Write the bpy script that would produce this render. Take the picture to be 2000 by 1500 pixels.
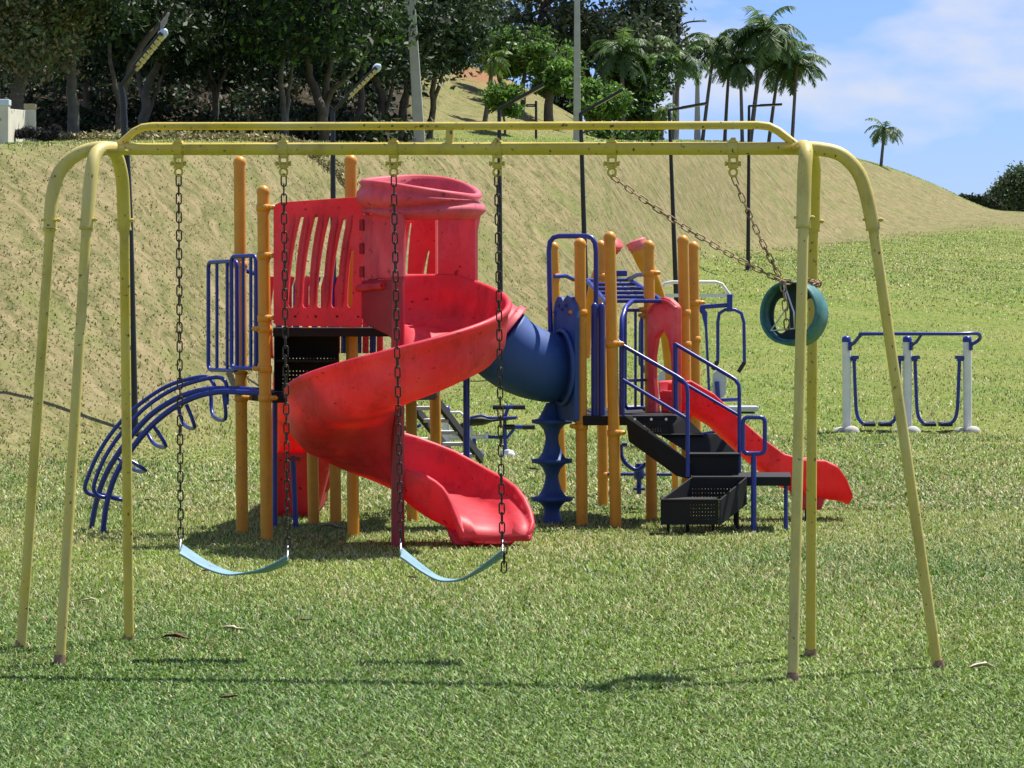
import bpy, math, random
import numpy as np
from mathutils import Vector, Matrix, Quaternion
from mathutils.geometry import tessellate_polygon
R = math.radians
random.seed(7)
for o in list(bpy.data.objects): bpy.data.objects.remove(o)
S = bpy.context.scene; COLL = S.collection
# ------------------------------------------------------------ camera, sky, sun, exposure
FPX, HZ, CZ = 6000.0, 628.0, 1.6
cam = bpy.data.cameras.new('camera'); co = bpy.data.objects.new('camera', cam); COLL.objects.link(co)
cam.sensor_width = 36; cam.lens = 108; cam.shift_y = -(750 - HZ) / 2000; cam.clip_end = 5000; cam.clip_start = 0.1
co.location = (0, 0, CZ); co.rotation_euler = (R(90), 0, 0); S.camera = co
SUNV = Vector((0.40, 0.36, 1.0)).normalized()
w = bpy.data.worlds.new('World'); S.world = w; w.use_nodes = True
nt = w.node_tree; N = nt.nodes; Lk = nt.links; bg = N['Background']
sky = N.new('ShaderNodeTexSky'); sky.sky_type = 'NISHITA'; sky.sun_disc = False
sky.sun_elevation = math.asin(SUNV.z); sky.sun_rotation = math.atan2(SUNV.x, SUNV.y)
sky.air_density = 1.0; sky.dust_density = 0.3; sky.ozone_density = 3.0
tc = N.new('ShaderNodeTexCoord'); mp = N.new('ShaderNodeMapping'); mp.inputs['Scale'].default_value = (11, 11, 26)
mp.inputs['Location'].default_value = (2.3, 0.4, 0.55)
nz = N.new('ShaderNodeTexNoise'); nz.inputs['Scale'].default_value = 1.0; nz.inputs['Detail'].default_value = 7; nz.inputs['Roughness'].default_value = 0.5
cr = N.new('ShaderNodeValToRGB'); cr.color_ramp.elements[0].position = 0.46; cr.color_ramp.elements[1].position = 0.60
cr.color_ramp.elements[1].color = (.85, .85, .85, 1)
mx = N.new('ShaderNodeMixRGB'); mx.inputs['Color2'].default_value = (7.8, 8.3, 9.6, 1)
tint = N.new('ShaderNodeMixRGB'); tint.blend_type = 'MULTIPLY'; tint.inputs['Fac'].default_value = 1; tint.inputs['Color2'].default_value = (.80, .98, 1.60, 1)
Lk.new(tc.outputs['Generated'], mp.inputs['Vector']); Lk.new(mp.outputs[0], nz.inputs['Vector']); Lk.new(nz.outputs['Fac'], cr.inputs[0])
Lk.new(cr.outputs['Color'], mx.inputs['Fac']); Lk.new(sky.outputs[0], tint.inputs['Color1']); Lk.new(tint.outputs[0], mx.inputs['Color1']); Lk.new(mx.outputs[0], bg.inputs['Color'])
bg.inputs['Strength'].default_value = 0.058
sl = bpy.data.lights.new('sun', 'SUN'); sl.energy = 5.0; sl.angle = R(0.5); sl.color = (1, .96, .88)
so = bpy.data.objects.new('sun', sl); COLL.objects.link(so); so.rotation_euler = SUNV.to_track_quat('Z', 'Y').to_euler(); so.location = (10, 10, 40)
S.view_settings.view_transform = 'Standard'; S.view_settings.look = 'None'; S.view_settings.exposure = 0.70; S.view_settings.gamma = 1
# ------------------------------------------------------------ helpers
def P(px, py, Y): return Vector(((px - 1000) / FPX * Y, Y, CZ + (HZ - py) / FPX * Y))
def GY(py): return CZ * FPX / (py - HZ)          # depth of a point of the flat lawn
ORG = {}
def tag(o, label=None, cat=None, group=None, kind=None):
    if label: o['label'] = label
    if cat: o['category'] = cat
    if group: o['group'] = group
    if kind: o['kind'] = kind
    return o
def thing(name, loc, label, cat, group=None):
    o = bpy.data.objects.new(name, None); COLL.objects.link(o); o.location = loc; o.empty_display_size = .2
    ORG[o.name] = Vector(loc); return tag(o, label, cat, group)
def link(name, me, parent=None, org=None):
    o = bpy.data.objects.new(name, me); COLL.objects.link(o)
    if parent is not None: o.parent = parent; ORG[o.name] = ORG[parent.name]
    else: o.location = org if org is not None else (0, 0, 0); ORG[o.name] = Vector(o.location)
    return o
def npmesh(name, v, f, mat, parent=None, org=None, col=None, smooth=False):
    v = np.asarray(v, dtype=np.float32).reshape(-1, 3); f = np.asarray(f, dtype=np.int32)
    og = ORG[parent.name] if parent is not None else Vector(org if org is not None else (0, 0, 0))
    me = bpy.data.meshes.new(name); k = f.shape[1]
    me.vertices.add(len(v)); me.vertices.foreach_set('co', (v - np.array(og, dtype=np.float32)).ravel())
    me.loops.add(f.size); me.loops.foreach_set('vertex_index', f.ravel())
    me.polygons.add(len(f)); me.polygons.foreach_set('loop_start', np.arange(0, f.size, k, dtype=np.int32))
    if smooth: me.polygons.foreach_set('use_smooth', np.ones(len(f), dtype=bool))
    if col is not None:
        a = me.color_attributes.new('Col', 'FLOAT_COLOR', 'POINT')
        c = np.ones((len(v), 4), dtype=np.float32); c[:, :3] = col; a.data.foreach_set('color', c.ravel())
    me.update(calc_edges=True); me.materials.append(mat)
    return link(name, me, parent, og)
class MB:
    def __init__(s): s.v = []; s.f = []; s.sm = []
    def add(s, vs, fs, smooth=False):
        b = len(s.v); s.v += [Vector(p) for p in vs]; s.f += [[b + i for i in f] for f in fs]; s.sm += [smooth] * len(fs); return s
    def loft(s, secs, closed=True, caps=True, smooth=True, ring=False):
        n = len(secs[0]); m = len(secs); vs = [p for q in secs for p in q]; fs = []
        for i in range(m if ring else m - 1):
            a = i * n; b = ((i + 1) % m) * n
            for j in range(n if closed else n - 1):
                k = (j + 1) % n; fs.append([a + j, a + k, b + k, b + j])
        s.add(vs, fs, smooth)
        if caps and not ring and closed:
            s.add(secs[0], [list(range(n))[::-1]]); s.add(secs[-1], [list(range(n))])
        return s
    def tube(s, path, r, n=10, ring=False, caps=True, sub=0):
        p = [Vector(q) for q in path]
        if sub: p = smooth_path(p, sub)
        m = len(p); rs = r if isinstance(r, (list, tuple)) else [r] * m
        if len(rs) != m: rs = [rs[0] + (rs[-1] - rs[0]) * i / (m - 1) for i in range(m)]
        secs = []; up = None
        for i in range(m):
            if ring: d = p[(i + 1) % m] - p[i - 1]
            else: d = p[min(i + 1, m - 1)] - p[max(i - 1, 0)]
            d.normalize()
            if up is None:
                up = Vector((0, 0, 1)) if abs(d.z) < .9 else Vector((1, 0, 0))
            a = d.cross(up).normalized(); up = a.cross(d).normalized()
            secs.append([p[i] + (a * math.cos(t) + up * math.sin(t)) * rs[i] for t in [2 * math.pi * k / n for k in range(n)]])
        return s.loft(secs, True, caps, True, ring)
    def lathe(s, c, prof, n=16, axis=Vector((0, 0, 1))):
        q = axis.to_track_quat('Z', 'Y'); c = Vector(c)
        secs = [[c + q @ Vector((r * math.cos(2 * math.pi * k / n), r * math.sin(2 * math.pi * k / n), z)) for k in range(n)] for r, z in prof]
        return s.loft(secs)
    def box(s, c, sx, sy, sz, rz=0, M=None):
        c = Vector(c); q = M if M is not None else Matrix.Rotation(rz, 3, 'Z')
        vs = [c + q @ Vector((x * sx / 2, y * sy / 2, z * sz / 2)) for x in (-1, 1) for y in (-1, 1) for z in (-1, 1)]
        return s.add(vs, [[0, 1, 3, 2], [4, 6, 7, 5], [0, 4, 5, 1], [2, 3, 7, 6], [0, 2, 6, 4], [1, 5, 7, 3]])
    def hexa(s, a, b):   # two matching quads (or polygons) -> closed solid
        n = len(a); s.add(list(a) + list(b), [list(range(n))[::-1], list(range(n, 2 * n))] + [[i, (i + 1) % n, n + (i + 1) % n, n + i] for i in range(n)]); return s
    def plate(s, loops, th, mapf):   # loops: outer + holes in 2-D; mapf(u,v,d) -> 3-D
        L3 = [[Vector((u, v, 0)) for u, v in lp] for lp in loops]; tris = tessellate_polygon(L3)
        flat = [p for lp in loops for p in lp]; n = len(flat)
        vs = [mapf(u, v, 0) for u, v in flat] + [mapf(u, v, th) for u, v in flat]
        fs = [list(t) for t in tris] + [[n + i for i in t][::-1] for t in tris]; b = 0
        for lp in loops:
            m = len(lp); fs += [[b + i, b + (i + 1) % m, n + b + (i + 1) % m, n + b + i] for i in range(m)]; b += m
        return s.add(vs, fs)
    def build(s, name, mat, parent=None, org=None, bevel=0, auto=True):
        og = ORG[parent.name] if parent is not None else Vector(org if org is not None else (0, 0, 0))
        me = bpy.data.meshes.new(name); me.from_pydata([p - og for p in s.v], [], s.f)
        me.polygons.foreach_set('use_smooth', s.sm); me.materials.append(mat)
        import bmesh
        bm = bmesh.new(); bm.from_mesh(me); bmesh.ops.recalc_face_normals(bm, faces=bm.faces); bm.to_mesh(me); bm.free(); me.update()
        o = link(name, me, parent, og)
        if bevel:
            b = o.modifiers.new('bevel', 'BEVEL'); b.width = bevel; b.segments = 2; b.limit_method = 'ANGLE'; b.angle_limit = R(40)
        return o
def smooth_path(p, k):
    out = []; m = len(p)
    for i in range(m - 1):
        a, b, c, d = p[max(i - 1, 0)], p[i], p[i + 1], p[min(i + 2, m - 1)]
        for j in range(k):
            t = j / k; out.append(.5 * ((2 * b) + (c - a) * t + (2 * a - 5 * b + 4 * c - d) * t * t + (3 * b - 3 * c + d - a) * t ** 3))
    out.append(p[-1]); return out
def rloop(x0, y0, x1, y1, r, n=4):
    out = []
    for cx, cy, a in ((x1 - r, y1 - r, 0), (x0 + r, y1 - r, 90), (x0 + r, y0 + r, 180), (x1 - r, y0 + r, 270)):
        for k in range(n + 1):
            t = R(a + 90 * k / n); out.append((cx + r * math.cos(t), cy + r * math.sin(t)))
    return out
# ------------------------------------------------------------ materials
def mat(name, c, rough=.5, var=.15, scale=8, metal=0, trans=0, c2=None, spots=0, spotc=(.05, .03, .02), sscale=40, bump=0, coat=0, ss=None, fade=None, dirt=None):
    m = bpy.data.materials.new(name); m.use_nodes = True; t = m.node_tree; n = t.nodes; l = t.links; b = n['Principled BSDF']
    b.inputs['Roughness'].default_value = rough; b.inputs['Metallic'].default_value = metal
    if coat: b.inputs['Coat Weight'].default_value = coat
    tc = n.new('ShaderNodeTexCoord'); nz = n.new('ShaderNodeTexNoise'); nz.inputs['Scale'].default_value = scale; nz.inputs['Detail'].default_value = 6
    l.new(tc.outputs['Object'], nz.inputs['Vector'])
    r = n.new('ShaderNodeValToRGB'); r.color_ramp.elements[0].position = .3; r.color_ramp.elements[1].position = .7
    d = c2 or tuple(min(1, x * (1 + var)) for x in c)
    a = tuple(x * (1 - var) for x in c) if not c2 else c
    r.color_ramp.elements[0].color = (*a, 1); r.color_ramp.elements[1].color = (*d, 1); l.new(nz.outputs['Fac'], r.inputs[0]); out = r.outputs[0]
    if fade:    # sun-bleached patches
        n3 = n.new('ShaderNodeTexNoise'); n3.inputs['Scale'].default_value = 1.7; n3.inputs['Detail'].default_value = 8; n3.inputs['Roughness'].default_value = .65; l.new(tc.outputs['Object'], n3.inputs['Vector'])
        r3 = n.new('ShaderNodeValToRGB'); r3.color_ramp.elements[0].position = .45; r3.color_ramp.elements[1].position = .75; r3.color_ramp.elements[1].color = (.75, .75, .75, 1); l.new(n3.outputs['Fac'], r3.inputs[0])
        m3 = n.new('ShaderNodeMixRGB'); m3.inputs['Color2'].default_value = (*fade, 1); l.new(r3.outputs[0], m3.inputs['Fac']); l.new(out, m3.inputs['Color1']); out = m3.outputs[0]
    if dirt:
        mv = n.new('ShaderNodeMapping'); mv.inputs['Scale'].default_value = (1, 1, .45); l.new(tc.outputs['Object'], mv.inputs['Vector'])
        n4 = n.new('ShaderNodeTexNoise'); n4.inputs['Scale'].default_value = 4.5; n4.inputs['Detail'].default_value = 9; n4.inputs['Roughness'].default_value = .7; l.new(mv.outputs[0], n4.inputs['Vector'])
        r4 = n.new('ShaderNodeValToRGB'); r4.color_ramp.elements[0].position = .50; r4.color_ramp.elements[1].position = .74; r4.color_ramp.elements[1].color = (.7, .7, .7, 1); l.new(n4.outputs['Fac'], r4.inputs[0])
        m4 = n.new('ShaderNodeMixRGB'); m4.inputs['Color2'].default_value = (*dirt, 1); l.new(r4.outputs[0], m4.inputs['Fac']); l.new(out, m4.inputs['Color1']); out = m4.outputs[0]
        rr_ = n.new('ShaderNodeMapRange'); rr_.inputs['To Min'].default_value = rough * .85; rr_.inputs['To Max'].default_value = min(1, rough * 1.5); l.new(n4.outputs['Fac'], rr_.inputs['Value']); l.new(rr_.outputs[0], b.inputs['Roughness'])
    if spots:
        n2 = n.new('ShaderNodeTexNoise'); n2.inputs['Scale'].default_value = sscale; n2.inputs['Detail'].default_value = 5; l.new(tc.outputs['Object'], n2.inputs['Vector'])
        r2 = n.new('ShaderNodeValToRGB'); r2.color_ramp.elements[0].position = spots; r2.color_ramp.elements[1].position = spots + .05; l.new(n2.outputs['Fac'], r2.inputs[0])
        mm = n.new('ShaderNodeMixRGB'); mm.inputs['Color2'].default_value = (*spotc, 1); l.new(r2.outputs[0], mm.inputs['Fac']); l.new(out, mm.inputs['Color1']); out = mm.outputs[0]
    l.new(out, b.inputs['Base Color'])
    if bump:
        bp = n.new('ShaderNodeBump'); bp.inputs['Strength'].default_value = bump; bp.inputs['Distance'].default_value = .01; l.new(nz.outputs['Fac'], bp.inputs['Height']); l.new(bp.outputs[0], b.inputs['Normal'])
    if trans:
        tr = n.new('ShaderNodeBsdfTranslucent'); l.new(out, tr.inputs['Color']); ms = n.new('ShaderNodeMixShader'); ms.inputs[0].default_value = trans
        l.new(b.outputs[0], ms.inputs[1]); l.new(tr.outputs[0], ms.inputs[2]); l.new(ms.outputs[0], n['Material Output'].inputs['Surface'])
    return m
def leafmat(name, trans=.3, rough=.5, gain=1.0):
    m = bpy.data.materials.new(name); m.use_nodes = True; t = m.node_tree; n = t.nodes; l = t.links; b = n['Principled BSDF']
    b.inputs['Roughness'].default_value = rough; b.inputs['Specular IOR Level'].default_value = .35
    a = n.new('ShaderNodeAttribute'); a.attribute_name = 'Col'; l.new(a.outputs['Color'], b.inputs['Base Color'])
    tr = n.new('ShaderNodeBsdfTranslucent'); l.new(a.outputs['Color'], tr.inputs['Color']); ms = n.new('ShaderNodeMixShader'); ms.inputs[0].default_value = trans
    l.new(b.outputs[0], ms.inputs[1]); l.new(tr.outputs[0], ms.inputs[2]); l.new(ms.outputs[0], n['Material Output'].inputs['Surface'])
    return m
M = dict(
    red=mat('red_plastic', (.82, .045, .066), .44, .08, 5, trans=.36, spots=.66, spotc=(.30, .02, .02), sscale=22, fade=(.88, .15, .18), dirt=(.36, .016, .026)),
    redpole=mat('dark_red_paint', (.30, .015, .025), .45, .12, 6, spots=.68, spotc=(.12, .03, .03)),
    pink=mat('faded_red_plastic', (.74, .085, .12), .46, .12, 4, trans=.25, dirt=(.34, .03, .045), spots=.64, spotc=(.28, .03, .035), sscale=14, fade=(.84, .26, .31)),
    archp=mat('bleached_red_plastic', (.80, .07, .075), .45, .1, 4, trans=.3, fade=(.88, .55, .52)),
    orange=mat('orange_paint', (.64, .265, .012), .42, .10, 7, spots=.69, spotc=(.22, .08, .02), sscale=45),
    blue=mat('blue_paint', (.012, .030, .24), .32, .15, 8, spots=.72, spotc=(.12, .12, .2), sscale=40),
    bluep=mat('blue_plastic', (.014, .058, .23), .52, .15, 3, c2=(.022, .08, .29), dirt=(.008, .02, .07), spots=.68, spotc=(.02, .03, .08), sscale=18),
    black=mat('black_coated_steel', (.003, .003, .0035), .8, .3, 12, spots=.72, spotc=(.035, .03, .025), sscale=30),
    yellow=mat('old_yellow_paint', (.50, .37, .035), .42, .1, 5, c2=(.60, .46, .06), spots=.64, spotc=(.10, .055, .025), sscale=38, dirt=(.22, .15, .03), fade=(.56, .49, .18)),
    yellowl=mat('faded_yellow_paint', (.56, .45, .11), .45, .1, 4, c2=(.60, .48, .10), spots=.66, spotc=(.12, .07, .04), sscale=42, dirt=(.28, .21, .06), fade=(.56, .50, .25)),
    rust=mat('rusty_chain_steel', (.13, .07, .04), .6, .4, 60, metal=.3, c2=(.42, .27, .15)),
    dchain=mat('dark_chain_steel', (.018, .012, .01), .55, .4, 60, metal=.4, c2=(.06, .038, .026)),
    steel=mat('bright_steel', (.6, .6, .6), .3, .1, 20, metal=.9),
    belt=mat('worn_cyan_rubber', (.16, .29, .34), .6, .15, 12, spots=.66, spotc=(.06, .13, .15), sscale=20),
    bucket=mat('teal_rubber', (.02, .10, .10), .6, .2, 14, c2=(.06, .21, .21), spots=.62, spotc=(.03, .10, .11), sscale=16),
    rubber=mat('dark_rubber', (.03, .05, .055), .7, .3, 20),
    lamp=mat('black_pole_paint', (.008, .008, .009), .4, .2, 10),
    panel=mat('solar_panel', (.01, .012, .03), .2, .1, 10), led=mat('yellow_lamp_strip', (.50, .42, .20), .4, .3, 30, spots=.6, spotc=(.2, .15, .06), sscale=12),
    white=mat('white_painted_steel', (.72, .71, .66), .4, .06, 8), grey=mat('grey_seat_plastic', (.50, .51, .52), .5, .08, 10),
    concrete=mat('pale_concrete', (.50, .49, .45), .85, .1, 4, spots=.66, spotc=(.3, .28, .25), sscale=14),
    stone=mat('footing_concrete', (.46, .44, .38), .9, .15, 9), wall=mat('cream_painted_wall', (.62, .58, .47), .8, .1, 3, spots=.62, spotc=(.25, .21, .15), sscale=5),
    cap1=mat('blue_white_capstone', (.58, .66, .74), .7, .06, 4), cap2=mat('tan_capstone', (.46, .36, .19), .8, .1, 4), kerb=mat('green_painted_kerb', (.16, .33, .27), .8, .1, 5),
    bark=mat('bark', (.09, .07, .055), .9, .3, 9, c2=(.17, .14, .11), bump=.6), barkp=mat('pale_bark', (.10, .09, .078), .9, .2, 7, c2=(.19, .17, .15), bump=.5),
    palmbark=mat('palm_bark', (.10, .085, .07), .9, .3, 9, c2=(.19, .17, .145), bump=.5),
    leaf=leafmat('forest_leaf', .2, .6), leafb=leafmat('bright_leaf', .4), palm=leafmat('palm_leaf', .42), grass=leafmat('grass_blade', .22, .55),
    dry=mat('dry_leaf', (.09, .04, .02), .8, .4, 30), drylight=mat('pale_dry_leaf', (.48, .40, .30), .8, .3, 30), feather=mat('grey_feathers', (.30, .27, .26), .8, .2, 30), shoe=mat('black_grip', (.01, .01, .01), .6),
)
# ------------------------------------------------------------ terrain
def zy(Y, y): return CZ + (HZ - y) / FPX * Y
rows = [  # column, then (depth, height) of: lawn end, toe, lower bank, crest, plateau end, back hill, far
 (-3000, (28, 0), (32, 0), (36, 1.6), (43, zy(43, 287)), (60, zy(60, 276)), (110, 16.5), (300, 22)),
 (0,     (29, 0), (34, .05), (39, 1.75), (46, zy(46, 283)), (62, zy(62, 275)), (110, zy(110, -200)), (300, 20)),
 (262,   (30, 0), (37, .05), (42, 1.9), (48.5, zy(48.5, 281)), (64, zy(64, 275)), (112, zy(112, -150)), (300, 20)),
 (650,   (34, 0), (45, .15), (51, 2.2), (58, zy(58, 279)), (72, zy(72, 274)), (115, zy(115, -20)), (300, 16)),
 (800,   (36, 0), (50, .35), (56, 2.4), (63, zy(63, 278)), (80, zy(80, 273)), (115, zy(115, 70)), (300, 12)),
 (880,   (38, 0), (52, .45), (58, 2.6), (66, zy(66, 277)), (84, zy(84, 272)), (117, zy(117, 112)), (300, 8)),
 (960,   (40, 0), (54, .65), (61, 2.9), (69, zy(69, 277)), (86, zy(86, 271)), (117, zy(117, 137)), (300, 8)),
 (1070,  (42, 0), (57, .85), (65, 3.3), (73, zy(73, 277)), (90, zy(90, 271)), (117, zy(117, 194)), (300, 8)),
 (1145,  (43, 0), (60, 1.05), (68, 3.7), (78, zy(78, 277)), (95, zy(95, 272)), (117, zy(117, 240)), (300, 8)),
 (1200,  (43, 0), (63, 1.3), (73, 3.9), (84, zy(84, 278)), (105, zy(105, 273)), (120, zy(120, 271)), (300, 8)),
 (1313,  (43, 0), (72, 1.9), (86, 4.4), (100, zy(100, 280)), (140, zy(140, 274)), (170, zy(170, 274)), (300, 8)),
 (1461,  (43, 0), (84, 3.0), (108, 4.2), (132, zy(132, 283)), (160, zy(160, 277)), (175, zy(175, 277)), (300, 8)),
 (1570,  (43, 0), (88, 3.2), (122, zy(122, 478)), (148, zy(148, 291)), (165, zy(165, 288)), (178, zy(178, 289)), (320, 8)),
 (1640,  (43, 0), (88, 3.2), (128, zy(128, 468)), (156, zy(156, 303)), (170, zy(170, 300)), (182, zy(182, 300)), (320, 8)),
 (1725,  (43, 0), (88, 3.0), (134, zy(134, 455)), (164, zy(164, 325)), (175, zy(175, 323)), (186, zy(186, 323)), (320, 7)),
 (1790,  (43, 0), (88, 2.9), (138, zy(138, 448)), (168, zy(168, 347)), (178, zy(178, 346)), (190, zy(190, 347)), (320, 6)),
 (1850,  (43, 0), (86, 2.7), (142, zy(142, 442)), (170, zy(170, 372)), (180, zy(180, 372)), (192, zy(192, 373)), (320, 5)),
 (1900,  (43, 0), (84, 2.5), (144, zy(144, 436)), (172, zy(172, 397)), (182, zy(182, 396)), (194, zy(194, 398)), (320, 5)),
 (1940,  (43, 0), (82, 2.3), (145, zy(145, 432)), (172, zy(172, 411)), (182, zy(182, 411)), (195, zy(195, 413)), (320, 5)),
 (2000,  (43, 0), (80, 2.1), (145, zy(145, 434)), (172, zy(172, 417)), (184, zy(184, 417)), (200, zy(200, 420)), (320, 5)),
 (5000,  (43, 0), (80, 2.1), (145, 6.2), (172, 7.4), (184, 7.4), (200, 7.2), (320, 6))]
RC = np.array([r[0] for r in rows], float); RK = np.array([[k for k in r[1:]] for r in rows], float)
def raw_h(X, Y):
    X = np.asarray(X, float); Y = np.asarray(Y, float); Ys = np.maximum(Y, 12)
    px = np.clip(1000 + FPX * X / Ys, -3000, 5000); z = np.zeros_like(px)
    yk = [np.interp(px, RC, RK[:, k, 0]) for k in range(7)]; zk = [np.interp(px, RC, RK[:, k, 1]) for k in range(7)]
    for k in range(6):
        t = np.clip((Y - yk[k]) / (yk[k + 1] - yk[k]), 0, 1); z = np.where(Y > yk[k], zk[k] + (zk[k + 1] - zk[k]) * t, z)
    t = (Y - yk[0]) / (yk[3] - yk[0])
    return z
def lfn(X, Y, s=1.0, seed=0):   # cheap smooth 2-D pattern in -1..1
    rg = np.random.RandomState(seed); o = np.zeros(np.shape(X))
    for i in range(7):
        a = rg.uniform(0, 6.28); f = s * rg.uniform(.5, 2.2); o = o + np.sin((X * math.cos(a) + Y * math.sin(a)) * f + rg.uniform(0, 6.28) + 1.3 * np.sin(X * f * .7 + i) + 1.1 * np.sin(Y * f * .6 + 2 * i))
    return o / 4.0
gx = np.concatenate([[-1500, -700, -350, -200], np.arange(-150, -30, 4), np.arange(-30, 30, .3), np.arange(30, 150, 4), [150, 200, 350, 700, 1500]])
gy = np.concatenate([[-600, -250, -100, -50], np.arange(-20, 26, 2), np.arange(26, 130, .4), np.arange(130, 200, .8), np.arange(200, 330, 8), [340, 500, 900, 2500]])
GX, GYY = np.meshgrid(gx, gy); GZ = raw_h(GX, GYY)
for _ in range(2):
    Q = GZ.copy(); Q[1:-1] = (GZ[:-2] + 2 * GZ[1:-1] + GZ[2:]) / 4; Q2 = Q.copy(); Q2[:, 1:-1] = (Q[:, :-2] + 2 * Q[:, 1:-1] + Q[:, 2:]) / 4; GZ = Q2
GZ = GZ + np.where(GYY > 36, .035 * lfn(GX, GYY, 1.3, 3) * np.clip((GYY - 36) / 8, 0, 1), 0)
def hgt(X, Y):
    X = np.asarray(X, float); Y = np.asarray(Y, float)
    i = np.clip(np.searchsorted(gx, X) - 1, 0, len(gx) - 2); j = np.clip(np.searchsorted(gy, Y) - 1, 0, len(gy) - 2)
    u = np.clip((X - gx[i]) / (gx[i + 1] - gx[i]), 0, 1); v = np.clip((Y - gy[j]) / (gy[j + 1] - gy[j]), 0, 1)
    return (GZ[j, i] * (1 - u) + GZ[j, i + 1] * u) * (1 - v) + (GZ[j + 1, i] * (1 - u) + GZ[j + 1, i + 1] * u) * v
def ground_pt(px, Y): X = (px - 1000) / FPX * Y; return Vector((X, Y, float(hgt(X, Y))))
def bankness(X, Y):
    px = np.clip(1000 + FPX * np.asarray(X) / np.maximum(Y, 12), -3000, 5000)
    y1 = np.interp(px, RC, RK[:, 1, 0]); y3 = np.interp(px, RC, RK[:, 3, 0]); y2 = np.interp(px, RC, RK[:, 2, 0])
    lo = np.where(px > 1313, y2 - 14, y1 - 3); hi = np.where(px > 1313, y2 - 2, y1 + 2)
    b = np.clip((Y - lo) / (hi - lo), 0, 1) * np.clip((y3 + 2 - Y) / 2.5, 0, 1)
    hill = np.clip((Y - np.interp(px, RC, RK[:, 4, 0])) / 4, 0, 1) * .8
    return np.maximum(b, hill)
def woodfloor_shade(X, Y):  # mask: leaf-litter floor of the wood, with tree shade painted in
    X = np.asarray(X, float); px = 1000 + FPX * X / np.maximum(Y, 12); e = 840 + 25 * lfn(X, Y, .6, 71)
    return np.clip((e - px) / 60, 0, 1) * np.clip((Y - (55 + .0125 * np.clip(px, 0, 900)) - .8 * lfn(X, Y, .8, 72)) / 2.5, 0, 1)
nx, ny = len(gx), len(gy); ii = (np.arange(ny - 1)[:, None] * nx + np.arange(nx - 1)[None, :]).ravel()
F = np.stack([ii, ii + 1, ii + nx + 1, ii + nx], 1)
V = np.stack([GX, GYY, GZ], -1).reshape(-1, 3); dryv = bankness(V[:, 0], V[:, 1])
patch = np.clip(.5 + .5 * lfn(V[:, 0], V[:, 1], .35, 11), 0, 1)
soil = np.exp(-(((V[:, 0] + 1.15) / 1.5) ** 2 + ((V[:, 1] - 111.5) / 4.5) ** 2) * 1.3)
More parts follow.
